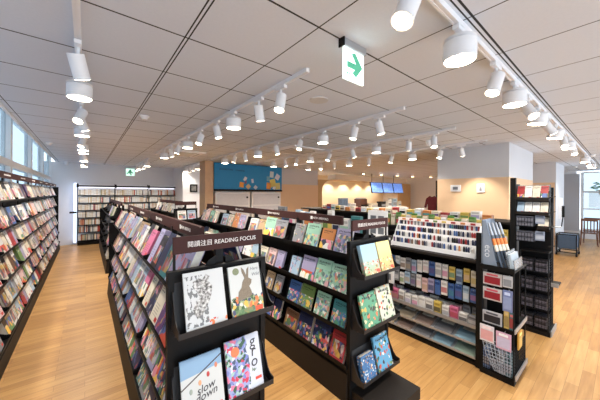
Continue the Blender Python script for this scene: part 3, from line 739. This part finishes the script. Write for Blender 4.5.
X3 = 3.17
def carton(name, label, cat, w, d, h, loc, col, rz=0, tilt=0, band=None, group=None):
    """small printed packet: body with a coloured band as a part"""
    m = MB().box(-w/2, w/2, -d/2, d/2, 0, h)
    o = m.obj(name, TINT, bevel=.002); o.location = loc; o.rotation_euler = (tilt, 0, rz); o.color = lin(col); tag(o, label, cat, group)
    if band:
        b = MB().box(-w/2*.92, w/2*.92, -d/2 - .0015, -d/2, h*.18, h*.55).obj('printed_panel', TINT, o); b.color = lin(band)
        b2 = MB().box(-w/2*.8, w/2*.8, -d/2 - .0015, -d/2, h*.7, h*.86).obj('title_panel', TINT, o); b2.color = lin([max(0, v - 45) for v in col])
    return o
cn = list(COLORS)
def rowpack(n, ya, step, x, z, hs, ws, d, wts, kind, where, grp, hang=False):
    for i in range(n):
        c = pick(wts)
        if hang and i < 5: c = ('cream', 'yellow', 'pale blue', 'yellow', 'white')[i] if z > .9 else ('blue', 'pale blue', 'blue', 'blue', 'white')[i]
        b = tuple(.6*v + .4*u for v, u in zip(random.choice([COLORS[k] for k in cn]), COLORS[c]))
        h = random.choice(hs); w = random.choice(ws)
        zz = z - h - random.choice((0, 0, .012, .025)) if hang else z
        o = carton(kind.replace(' ', '_'), f'{c} {kind}, {nth(i+1)} from the near post, {where}', kind.split()[-1], w, d, h, (x, ya + i*step, zz), COLORS[c], -PI/2, 0, b, grp)
        if hang:
            MB().cyl((0, -.02, h - .012), (0, .05, h - .012), .003, seg=6).obj('hook', SILVER, o)
P1 = {'white': 8, 'pale blue': 7, 'blue': 2, 'grey': 4, 'yellow': 2, 'teal': 1, 'cream': 3, 'lavender': 3}
rowpack(15, 1.03, .076, X3 + .12, .975, (.15, .16, .17), (.06, .068), .02, P1, 'hanging packet', 'upper hooks of the pen gondola', 'packets on the upper hooks', True)
rowpack(15, 1.03, .076, X3 + .1, .785, (.15, .165, .17), (.06, .068), .02, {'white': 8, 'blue': 3, 'pale blue': 5, 'grey': 4, 'pale pink': 3, 'lavender': 3, 'cream': 2}, 'hanging pouch', 'lower hooks of the pen gondola', 'pouches on the lower hooks', True)
rowpack(12, 1.04, .092, X3 + .11, .381, (.1, .12, .14), (.075, .085), .06, {'white': 9, 'pink': 2, 'pale pink': 4, 'yellow': 2, 'black': 1, 'grey': 3, 'lavender': 2}, 'small box', 'shelf over the notebooks', 'boxes over the notebooks')
rowpack(12, 1.04, .092, X3 + .22, .381, (.13, .16), (.075, .085), .06, {'white': 6, 'grey': 4, 'pale pink': 4, 'lavender': 3, 'yellow': 2}, 'tall box', 'back of the shelf over the notebooks', 'tall boxes over the notebooks')
for r, (z, d) in enumerate(((.07, 0), (.2, .03))):
    for i in range(6):
        o = carton('notebook', f'{["mint", "pale blue", "grey", "brown", "tan", "grey"][(i + r) % 6]} notebook, {nth(i+1)} from the near post on the {["lower", "upper"][r]} sloping shelf', 'notebook', .2, .008, .24, (X3 + d + .018, 1.1 + i*.235 + (.04 if i == 5 else 0), z + .008), ((140, 160, 146), (130, 160, 176), (112, 112, 116), (130, 110, 100), (150, 136, 116), (120, 124, 120))[(i + r) % 6], -PI/2, 0, None, 'notebooks on the sloping shelves')
        o.rotation_euler = (-rad(73), 0, -PI/2); o.location.z += .006
        MB().box(-.07, .07, -.0052, -.004, .15, .2).obj('title_panel', PAGES, o)
o_ = carton('sketch_pouch', 'white pouch with grey sketch hanging at the far end of the pen gondola hooks', 'pouch', .17, .03, .2, (3.15, 2.0, .62), (232, 230, 228), -PI/2, 0, None)
MB().box(-.06, .05, -.018, -.015, .04, .12).obj('sketch', GREYM, o_); MB().box(-.07, .07, -.012, .012, -.1, 0).obj('lower_flap', BLACK, o_)
MB().cyl((0, 0, .19), (0, .14, .19), .003, seg=6).obj('hook', SILVER, o_)
# white pen rack with tiers and marker pens
t = thing('pen_rack', 'white stepped pen rack on the pen gondola counter', 'pen rack', (3.24, 1.02, 1.1015))
RW = 1.0
rk = MB().prism([(0, 0), (.25, 0), (.25, .34), (.2, .34)], 0, .006, 'y'); rk.prism([(0, 0), (.25, 0), (.25, .34), (.2, .34)], RW - .006, RW, 'y'); rk.box(.24, .25, 0, RW, 0, .34)
rk.obj('frame', WHITE, t)
PENC = ['navy', 'black', 'navy', 'red', 'grey', 'white', 'blue', 'white', 'orange', 'teal', 'purple', 'brown']
penm = MB(); penm.cyl((0, 0, 0), (0, 0, .085), .011, seg=8); penm.cyl((0, 0, .085), (0, 0, .1), .011, .008, seg=8); penm = penm.mesh('marker_pen', TINT)
tn = ['lowest', 'second', 'third', 'top']
for k in range(4):
    xx = .015 + k*.055; zz = .01 + k*.075
    MB().box(xx, xx + .055, .006, RW - .006, zz, zz + .006).obj('tier', WHITE, t)
    MB().box(xx - .008, xx - .003, 0, RW, zz - .004, zz + .05).obj('tier_front', WHITE, t)
    for i in range(42):
        c = random.choice(PENC[:8] if random.random() < .75 else PENC)
        o = inst(penm, 'marker_pen', None, (3.24 + xx + .028, 1.02 + .022 + i*.0232, 1.1 + zz + .006), (0, 0, 0), lin(COLORS[c]))
        tag(o, f'{c} marker pen, {nth(i+1)} from the near end in the {tn[k]} tier', 'pen', f'pens in the {tn[k]} tier')
MB().box(.19, .2, 0, RW, .335, .375).obj('title_strip', plain('strip_white', (238, 226, 224), .5), t)
for i in range(9): 
    q = MB().box(.187, .19, .05 + i*.105, .1 + i*.105, .343, .367).obj('title_badge', TINT, t); q.color = lin(COLORS[('red', 'orange', 'red', 'yellow', 'green', 'red', 'orange', 'red', 'orange')[i]])
# packages on the riser behind
for i in range(16):
    c = ('yellow', 'green', 'cream', 'green', 'yellow', 'white')[i % 6]
    o = carton('seed_packet', f'{c} packet, {nth(i+1)} from the near end on the riser behind the pen rack', 'packet', .07, .05, .17, (3.82, 1.14 + i*.085, 1.311), COLORS[c], -PI/2, 0, COLORS[('orange', 'white', 'green', 'red', 'cream')[i % 5]], 'packets on the riser')
    if i % 3 == 1: MB().box(-.034, .034, -.024, .024, .171, .2).obj('cap', GREEN, o)
# white acrylic stand and upright books farther along the counter
t = thing('display_stand', 'white display stand with small product pictures on the pen gondola counter', 'display stand', (3.3, 2.25, 1.1015))
MB().box(0, .3, 0, .34, 0, .03).obj('foot', WHITE, t); MB().box(.2, .23, 0, .34, .03, .44).obj('board', WHITE, t)
for k in range(2):
    for j in range(2): MB().box(.196, .2, .05 + j*.14, .15 + j*.14, .08 + k*.18, .18 + k*.18).obj('product_picture', GREYM, t)
RK = {'white': 6, 'cream': 3, 'pale pink': 2, 'teal': 2, 'mint': 2, 'pale blue': 4, 'orange': 1, 'grey': 2}
y = 2.66; i = 0
while y < 5.4:
    w = random.choice((.11, .15, .19)); i += 1; c = pick(RK); h = random.choice((.28, .33, .36, .4))
    o = carton('boxed_set', f'{c} boxed set, {nth(i)} past the white stand on the pen gondola counter', 'box', w, .07, h, (3.42 + random.uniform(-.05, .05), y + w/2, 1.1015), COLORS[c], -PI/2, 0, random.choice([COLORS[k] for k in cn]), 'boxed sets on the counter')
    y += w + .02
# end rack with wire baskets (pen gondola end)
def wire_panel(m, x0, x1, z0, z1, y, n, k, r=.0022):
    for i in range(n + 1): xx = x0 + (x1-x0)*i/n; m.cyl((xx, y, z0), (xx, y, z1), r, seg=5)
    for j in range(k + 1): zz = z0 + (z1-z0)*j/k; m.cyl((x0, y, zz), (x1, y, zz), r, seg=5)
def end_rack():
    """wire rack closing the pen gondola; its packs face the middle gondola (-x)"""
    t = thing('end_rack', 'black wire rack on the pen gondola end, grey pen display on top', 'display rack', (3.12, .93, 0))
    MB().box(0, .46, -.28, 0, .0, .05).obj('base', BLACK, t)
    for x in (.0, .44): MB().box(x, x + .02, -.02, 0, .05, 1.1).obj('post', BLACK, t)
    MB().box(.22, .23, -.27, -.0, .05, 1.06).obj('back_panel', BLACK, t)
    for x in (.008, .452): MB().cyl((x, -.272, .05), (x, -.272, 1.07), .006, seg=8).obj('front_rod', BLACK, t)
    MB().box(0, .46, -.28, 0, 1.06, 1.08).obj('shelf', BLACK, t)
    MB().box(-.006, 0, -.28, 0, 1.05, 1.1).obj('shelf_lip', BLACK, t)
    MB().box(0, .46, -.28, 0, .5, .515).obj('shelf', BLACK, t); MB().box(0, .46, -.288, -.28, .49, .53).obj('shelf_lip', SILVER, t)
    m = MB()
    for i in range(15):
        y = -.275 + .27*i/14; m.cyl((-.004, y, .05), (-.004, y, .34), .0022, seg=5)
    for k in range(11):
        z = .05 + .29*k/10
        m.cyl((-.004, -.275, z), (-.004, -.005, z), .0022, seg=5); m.cyl((-.004, -.275, z), (.46, -.275, z), .0022, seg=5)
    for i in range(20): x = .46*i/19; m.cyl((x, -.275, .05), (x, -.275, .34), .0022, seg=5)
    m.obj('wire_basket', BLACK, t)
    MB().box(0, .46, -.295, -.285, .052, .1).obj('price_rail', SILVER, t)
end_rack()
EX, EY = 3.12, .93
ed = thing('pen_display', 'grey cardboard pen display with white lettering on the wire end rack', 'pen display', (EX + .02, EY - .25, 1.081))
GC = plain('grey_card', (128, 140, 156), .6, 0, .03)
side = [(.11, 0), (.24, 0), (.24, .45), (.21, .46)]
sb = MB().prism(side, 0, .008, 'x').obj('side_board', GC, ed)
MB().prism(side, .26, .268, 'x').obj('side_board', GC, ed)
MB().box(0, .268, .235, .245, 0, .46).obj('back_board', GC, ed)
inst(text_mesh('eco', .085, plain('card_letter', (206, 212, 220), .5)), 'lettering', sb, (-.0008, .19, .15), (PI/2, PI/2, -PI/2))
for i in range(4):
    p = thing('pen_set', f'pen in an orange band, {nth(i+1)} from the lettered side of the grey display', 'pen', (EX + .05 + i*.055, EY - .205 - i*.016, 1.082), 0, 'banded pens in the grey display')
    bl = lambda f: (0, .035 + .115*f, .43*f)
    MB().cyl((0, .035, 0), bl(.72), .011, seg=10).obj('barrel', plain('pen_barrel', (76, 88, 104), .35), p); MB().cyl(bl(.72), bl(1.0), .014, .009, seg=10).obj('cap', SILVER, p)
    MB().cyl(bl(.5), bl(.64), .017, seg=8).obj('band', ORANGE, p); MB().cyl(bl(.36), bl(.5), .0165, seg=8).obj('band', PAGES, p)
t = thing('leaflet_holder', 'clear leaflet holder before the banded pens', 'leaflet holder', (EX + .03, EY - .275, 1.081))
MB().prism([(0, 0), (.05, 0), (.075, .16), (.068, .16), (.045, .006), (.008, .006), (.016, .09), (.008, .09)], 0, .3, 'x').obj('pocket', CLEAR, t)
MB().prism([(.02, .008), (.04, .008), (.06, .14), (.04, .14)], .02, .28, 'x').obj('leaflets', plain('leaflet', (178, 188, 196), .5), t)
def hangpack(label, y, z, w, h, col, win, x=3.14, d=.02, name='hanging_pack', cat='packet', rz=-PI/2, hook=True):
    """packet facing -x, centre at EY - y, top at z"""
    o = carton(name, label, cat, w, d, h, (x, EY - y, z - h), col, rz, 0, None, None)
    q = MB().box(-w*.42, w*.42, -d/2 - .002, -d/2, h*.12, h*.7).obj('window_panel', TINT, o); q.color = lin(win)
    q = MB().box(-w*.3, w*.3, -d/2 - .002, -d/2, h*.78, h*.92).obj('title_panel', TINT, o); q.color = lin([min(255, v + 60) for v in win])
    if hook: MB().cyl((0, 0, h - .01), (0, .07, h - .01), .003, seg=6).obj('hook', SILVER, o)
    return o
RED = (150, 24, 40)
hangpack('pack with dark red insert, upper of two on the wire end rack', .1, 1.02, .155, .12, (206, 200, 198), RED)
hangpack('pack with dark red insert, lower of two on the wire end rack', .1, .87, .155, .12, (208, 202, 200), RED)
hangpack('blue checked pouch hanging beside the dark red packs', .222, .88, .074, .2, (120, 136, 184), (150, 166, 206))
hangpack('white packet hanging above the blue checked pouch', .222, 1.02, .074, .11, (214, 214, 218), (150, 154, 160))
hangpack('black framed slate pack standing on the wire rack shelf', .1, .7, .16, .12, (190, 190, 194), (30, 32, 40), hook=False)
o_ = hangpack('yellow ruled pad standing on the wire rack shelf', .215, .7, .04, .17, (206, 176, 96), (150, 130, 80), hook=False); o_.location.z = .516
o_ = hangpack('teal book standing at the wire rack shelf corner', .255, .7, .035, .16, (70, 116, 120), (150, 60, 60), hook=False); o_.location.z = .516
bpy.data.objects['hanging_pack.004'].location.z = .516
hangpack('white card with a coral flower clipped on the wire basket', .065, .5, .12, .165, (232, 228, 232), (236, 176, 176), 3.108, .006, 'greeting_card', 'card')
hangpack('pink card with a pale triangle clipped on the wire basket', .2, .48, .12, .165, (226, 184, 208), (214, 206, 232), 3.106, .006, 'greeting_card', 'card')
o_ = hangpack('orange woven pouch hanging on the outer wire basket side', .292, .48, .13, .16, (214, 160, 66), (232, 190, 104), 3.26, .012, 'pouch', 'pouch', 0)
m = MB()
for i in range(8):
    a = i/7
    m.tube([(-.004, -.02 - a*.23, .3), (-.02, -.06 - a*.2, .16), (-.008, -.13 - a*.12, .02)], .003, 5)
for k in range(9):
    f_ = k/8; xx = -.004 - .018*math.sin(f_*PI); m.tube([(xx, -.02 - .11*f_, .3 - .28*f_), (xx, -.25, .3 - .28*f_)], .003, 5)
tag(m.obj('net_bag', plain('grey_net', (176, 186, 198), .6), loc=(EX - .001, EY, .06)), 'grey net bag hanging over the wire basket front', 'net bag')
for i, (y, c, cnm) in enumerate(((.05, (130, 160, 210), 'pale blue'), (.11, (70, 76, 90), 'dark grey'), (.17, (216, 216, 220), 'white'), (.23, (110, 150, 160), 'teal'))):
    carton('craft_pack', f'{cnm} pack standing inside the wire basket', 'packet', .055, .1, .2 + .02*(i % 2), (EX + .08, EY - y, .051), c, -PI/2, 0, (190, 190, 200), 'packs in the wire basket')
carton('craft_pack', 'yellow pack lying low inside the wire basket', 'packet', .1, .06, .06, (EX + .15, EY - .2, .051), (206, 196, 80), -PI/2, 0, None)

# ------------------------------------------------------------------ tall wire-basket gondola
def tall_gondola():
    x0, y0, y1 = 4.57, .95, 5.6
    t = thing('gift_gondola', 'tall black gondola with wire baskets before the peach column', 'display gondola', (x0, y0, 0))
    L = y1 - y0
    MB().box(.02, .6, .06, L, 0, .1).obj('base', BLACK, t)
    MB().box(.28, .3, .06, L, .1, 1.4).obj('back_panel', BLACK, t)
    MB().box(0, .6, .06, L, 1.38, 1.41).obj('top_board', DARK, t)
    for z in (1.1, .8, .45): MB().box(0, .28, .06, L, z - .02, z).obj('shelf', BLACK, t)
    MB().box(0, .05, .0, .06, 0, 2.03).obj('post', BLACK, t); MB().box(.3, .34, -.34, -.3, 0, 1.9).obj('post', BLACK, t)
    MB().box(.05, .34, .02, .04, .1, 1.95).obj('end_panel', BLACK, t)
    MB().box(.2, .22, -.34, .0, .06, 1.7).obj('rack_panel', BLACK, t)
    MB().box(.188, .194, -.33, .0, 1.74, 1.93).obj('clear_panel', CLEAR, t)
    MB().box(-.03, .36, -.36, 0, 0, .06).obj('end_base', BLACK, t); MB().box(.0, .36, -.372, -.36, .0, .07).obj('price_rail', SILVER, t)
    for z in (1.74, 1.55):
        me = tray_mesh(.34, 26, .16, .12).mesh('sloping_shelf', DARK); inst(me, 'sloping_shelf', t, (0, -.165, z), (0, 0, -PI/2))
    me = tray_mesh(.12, 34, .13, .1).mesh('small_sloping_shelf', DARK); inst(me, 'small_sloping_shelf', t, (0, -.28, 1.37), (0, 0, -PI/2))
    def basket(z0, z1, ya, yb, xa, xb, n, k):
        m = MB()
        for i in range(n + 1): y = ya + (yb-ya)*i/n; m.cyl((xa, y, z0), (xa, y, z1), .0022, seg=5)
        for j in range(k + 1):
            z = z0 + (z1-z0)*j/k; m.cyl((xa, ya, z), (xa, yb, z), .0022, seg=5)
            for y in (ya, yb): m.cyl((xa, y, z), (xb, y, z), .0022, seg=5)
        m.box(xa, xb, min(ya, yb), max(ya, yb), z0 - .005, z0); m.obj('wire_basket', BLACK, t)
    for z in (1.38, 1.18): basket(z, z + .12, -.19, -.005, -.0, .19, 6, 4)
    for z in (.08, .32, .56, .8): basket(z, z + .17, -.34, -.06, -.03, .19, 9, 5)
    for y in (-.34, -.06): MB().cyl((-.03, y, .06), (-.03, y, 1.06), .007, seg=8).obj('front_rod', BLACK, t)
    MB().box(-.03, .19, -.34, -.06, 1.05, 1.06).obj('rod_shelf', BLACK, t)
    MB().box(.0, .2, -.43, -.36, .66, .675).obj('side_shelf', DARK, t); MB().box(-.01, .0, -.43, -.36, .64, .69).obj('side_shelf_rail', SILVER, t)
    MB().box(.1, .2, -.44, -.34, 1.38, 1.39).obj('side_bracket', SILVER, t)
    for z in (1.76, 1.57, 1.39, 1.14):
        MB().cyl((.0, -.335, z), (-.0, -.4, z + .02), .01, .003, seg=8).obj('side_hook', DARK, t)
tall_gondola()
GX, GY = 4.57, .95
for k, (z, cs) in enumerate(((1.74, ('red', 'white', 'cream', 'red')), (1.55, ('pale blue', 'white', 'white', 'cream')))):
    fr = frame_at(GX, GY - .165, z, -PI/2)
    for i, c in enumerate(cs):
        put_book(.072, (.19, .16)[k], .014, 'split' if c == 'red' else 'text', c, fr, -.118 + .08*i, f'{c} booklet, {nth(i+1)} from the tall post on the {["upper", "lower"][k]} sloping shelf', 26, 0, 'L', 'booklets on the sloping shelves', 'booklet', cat='booklet')
put_book(.1, .16, .014, 'text', 'cream', frame_at(GX, GY - .28, 1.37, -PI/2), 0, 'cream booklet alone on the small sloping shelf of the tall gondola', 34, 0, 'L', None, 'booklet', cat='booklet')
for k, z in enumerate((1.38, 1.18)):
    for i in range(2):
        for r in range(2):
            carton('storage_box', f'grey box, {["lower", "upper"][r]} layer {["by the post", "away from the post"][i]} in the {["upper", "lower"][k]} small wire basket', 'box', .085, .16, .062, (GX + .09, GY - .052 - i*.09, z + .002 + r*.064), (104, 106, 120), -PI/2, 0, (158, 158, 170), 'grey boxes in the small wire baskets')
for i in range(2):
    carton('clear_bag', f'pale blue bag hanging {["above", "below"][i]} the small sloping shelf of the tall gondola', 'bag', .09, .03, .12, (GX + .05, GY - .245, (1.42, 1.2)[i]), (150, 160, 180), -PI/2, 0, (190, 196, 206), 'pale blue bags on the tall gondola')
for k in range(4):
    for i in range(2):
        for r in range(2):
            carton('storage_box', f'{["dark grey", "black"][r]} box {["by the tall post", "by the outer rod"][i]} in the {["floor", "second", "third", "upper"][k]} deep wire basket', 'box', .12, .18, .07, (GX + .08, GY - .13 - i*.135, .082 + k*.24 + r*.073), ((78, 76, 86), (50, 48, 56))[r], -PI/2, 0, (128, 122, 136), 'boxes in the deep wire baskets')
for i in range(24):
    c = ('orange', 'white', 'yellow', 'white', 'red', 'cream')[i % 6]
    carton('gift_box', f'{c} gift box, {nth(i+1)} from the tall post along the gondola top', 'box', .12, .12, random.choice((.08, .1, .13)), (GX + .12, GY + .35 + i*.15, 1.4115), COLORS[c], -PI/2, 0, COLORS[random.choice(cn)], 'gift boxes along the gondola top')
for i in range(12):
    c = ('yellow', 'cream', 'orange', 'green')[i % 4]
    carton('snack_bag', f'{c} bag, {nth(i+1)} from the tall post on the shelf under the gondola top', 'bag', .1, .06, .2, (GX + .06, GY + .14 + i*.12, 1.1015), COLORS[c], -PI/2, 0, COLORS['white'], 'bags under the gondola top')

# ------------------------------------------------------------------ column fittings, cart, chairs
t = thing('thermostat', 'white wall controller on the peach column, nearer the cafe', 'controller', (6.26, 2.33, 1.93))
MB().box(-.03, .003, -.1, .1, -.07, .07).obj('casing', FIXT, t, bevel=.004); MB().box(-.033, -.03, -.05, .05, -.03, .03).obj('display', GREYM, t)
t = thing('switch_plate', 'white switch plate on the peach column, nearer its corner', 'switch', (6.26, 1.86, 1.93))
MB().box(-.025, 0, -.07, .07, -.09, .09).obj('casing', FIXT, t, bevel=.006); MB().box(-.032, -.025, -.02, .02, -.06, .02).obj('rocker', SILVER, t)
t = thing('wall_phone', 'black and white wall phone on the white side of the far column', 'phone', (11.75, 1.35, 1.35))
MB().box(-.12, .12, -.08, 0, -.3, .35).obj('backplate', FIXT, t); MB().box(-.06, .04, -.14, -.08, -.25, .1).obj('handset', BLACK, t)
MB().cyl((0, -.1, -.25), (.05, -.06, -.6), .015, seg=8).obj('cord', BLACK, t)
t = thing('shopping_cart', 'blue fabric cart on castors beside the far column', 'cart', (11.35, 1.1, 0))
CB = plain('cart_blue', (74, 96, 122), .7, 0, .1)
MB().prism([(-.28, .2), (.28, .2), (.31, .6), (-.31, .6)], -.2, .2, 'y').obj('bin', CB, t, bevel=.03)
m = MB()
for sx in (-.3, .3):
    for sy in (-.21, .21): m.cyl((sx, sy, .08), (sx, sy, .62), .014, seg=8)
for sy in (-.21, .21): m.cyl((-.3, sy, .62), (.3, sy, .62), .014, seg=8); m.cyl((-.3, sy, .1), (.3, sy, .1), .014, seg=8)
for sx in (-.3, .3): m.cyl((sx, -.21, .62), (sx, .21, .62), .014, seg=8); m.cyl((sx, -.21, .1), (sx, .21, .1), .014, seg=8)
m.obj('frame', BLACK, t)
for sx in (-.3, .3):
    for sy in (-.21, .21): MB().cyl((sx, sy-.02, .045), (sx, sy+.02, .045), .045, seg=12).obj('castor', BLACK, t)
def chair(loc, rz, label):
    t = thing('wooden_chair', label, 'chair', loc, rz, 'wooden chairs by the far window')
    MB().prism([(-.22, -.2), (.22, -.2), (.2, .2), (-.2, .2)], .43, .46, 'z').obj('seat', CHAIRW, t, bevel=.01)
    for sx in (-.19, .19):
        MB().cyl((sx, -.18, .43), (sx*1.1, -.2, 0), .018, .014, seg=8).obj('leg', CHAIRW, t)
        MB().cyl((sx, .18, .43), (sx*1.1, .26, 0), .018, .014, seg=8).obj('leg', CHAIRW, t)
        MB().cyl((sx, .17, .44), (sx, .28, .95), .018, .014, seg=8).obj('back_post', CHAIRW, t)
    MB().box(-.2, .2, .265, .295, .88, .96).obj('top_rail', CHAIRW, t, bevel=.008)
    for k in range(4): MB().cyl((-.12 + k*.08, .18, .46), (-.12 + k*.08, .275, .9), .009, seg=6).obj('spindle', CHAIRW, t)
chair((14.0, .82, 0), rad(95), 'brown wooden spindle chair closest to the cart')
chair((14.8, .8, 0), rad(95), 'brown wooden spindle chair, second from the cart')
chair((13.6, .22, 0), rad(80), 'brown wooden spindle chair farthest in front of the far window')
t = thing('potted_plant', 'green hanging plant inside the far window', 'plant', (15.6, .55, 1.95))
rp = random.Random(5); m = MB()
for i in range(60):
    a = rp.uniform(0, 2*PI); r = rp.uniform(.05, .3); m.ball((r*math.cos(a), r*math.sin(a), rp.uniform(.0, .35)), .06, rp.uniform(.5, 1.2), rp.uniform(.5, 1.2), .35, seg=6)
m.obj('foliage', GREEN, t); MB().cyl((0, 0, -.15), (0, 0, .05), .1, .13, seg=14).obj('pot', FIXT, t); MB().cyl((0, 0, .05), (0, 0, .85), .006, seg=6).obj('cord', BLACK, t)

# ------------------------------------------------------------------ cafe: hanging menu screens, counter and what stands on it
SCR = G('screen_blue'); o_, x_, y_, z_ = SCR.coord('Generated')
scol = SCR.mix(SCR.math('GREATER_THAN', SCR.noise(o_, 14, 3), .6), lin((88, 128, 206)), lin((150, 178, 226)))
SCR.put(SCR.b.inputs['Emission Color'], scol); SCR.b.inputs['Emission Strength'].default_value = .5
SCR = SCR.done(scol, .3)
for i in range(3):
    t = thing('menu_screen', f'blue menu screen hanging before the cafe, {["first", "second", "third"][i]} from the blue board', 'screen', (10.95 + i*.98, 8.0, 2.38), 0, 'hanging menu screens')
    c = MB().box(-.0, .94, -.03, .02, -.55, 0).obj('casing', BLACK, t, rot=(rad(-12), 0, 0)); MB().box(.02, .92, -.034, -.03, -.53, -.02).obj('display', SCR, c)
    MB().cyl((.15, 0, -.05), (.15, 0, H - 2.38), .012, seg=8).obj('hanger', BLACK, t)
t = thing('cafe_counter', 'long wooden cafe counter under the menu screens', 'counter', (8.4, 8.0, 0))
MB().box(0, 6, 0, .6, 0, 1.05).obj('front', WOODP, t); MB().box(-.02, 6.02, -.03, .62, 1.05, 1.09).obj('counter_top', WHITE, t)
t = thing('paper_cups', 'blue striped stack of paper cups on the cafe counter', 'cups', (8.95, 8.2, 1.09))
for k in range(5): MB().cyl((k*.13, 0, 0), (k*.13, 0, .5), .05, .06, seg=12).obj('cup_stack', plain('cup_blue', (150, 176, 206), .5, 0, .3, 30), t)
t = thing('coffee_machine', 'brown coffee machine on the cafe counter', 'coffee machine', (10.6, 8.3, 1.09))
MB().box(0, .55, 0, .4, 0, .45).obj('body', plain('machine_brown', (96, 60, 44), .4), t, bevel=.02); MB().box(.05, .5, -.12, .02, .1, .16).obj('spout', BLACK, t); MB().box(.05, .5, .05, .35, .45, .5).obj('cup_tray', SILVER, t)
for i, (x, c, w, h) in enumerate(((9.8, 'white', .4, .25), (11.5, 'cream', .5, .22), (12.3, 'black', .4, .3), (12.9, 'white', .3, .4), (13.4, 'pale blue', .35, .45), (13.9, 'cream', .3, .3))):
    carton('counter_box', f'{c} box on the cafe counter, {nth(i+1)} from the striped cups', 'box', w, .3, h, (x, 8.25, 1.09), COLORS[c], 0, 0, COLORS['grey'], 'boxes on the cafe counter')
t = thing('coat_stand', 'dark post with a maroon jacket hanging beside the column', 'coat stand', (7.0, 3.03, 0))
MB().cyl((0, 0, .02), (0, 0, 2.15), .05, seg=10).obj('post', BLACK, t); MB().cyl((0, 0, 0), (0, 0, .03), .22, seg=20).obj('foot', BLACK, t)
tag(MB().prism([(-.1, .02), (.09, 0), (.1, .22), (.13, .08), (.18, .1), (.15, .34), (.05, .42), (.02, .39), (-.02, .39), (-.05, .42), (-.14, .34), (-.18, .12), (-.13, .1), (-.1, .22)], -.05, .05, 'y').obj('jacket', plain('maroon_cloth', (104, 32, 40), .85, 0, .25, 20), loc=(6.9, 3.13, 1.34), rot=(0, 0, rad(-65)), bevel=.015), 'maroon jacket hanging on the dark post near the column', 'jacket')

# ------------------------------------------------------------------ light, world, camera
w = bpy.data.worlds.new('World'); SC.world = w; w.use_nodes = True
bg = w.node_tree.nodes['Background']; bg.inputs[0].default_value = (.78, .89, 1.0, 1); bg.inputs[1].default_value = 1.75
cam = bpy.data.cameras.new('camera'); co = bpy.data.objects.new('camera', cam); COL.objects.link(co)
th = math.atan2(214, 264)
cam.sensor_width = 36; cam.lens = 264/600*36; cam.shift_y = -6.7/600; cam.clip_start = .02
co.matrix_world = Matrix.Translation((0, 0, 1.8)) @ Matrix.Rotation(-th, 4, 'Z') @ Matrix.Rotation(PI/2, 4, 'X') @ Matrix.Rotation(rad(.35), 4, 'Z')
SC.camera = co
vs = SC.view_settings; vs.view_transform = 'Standard'; vs.look = 'None'; vs.gamma = 1; vs.use_curve_mapping = False; vs.exposure = .88
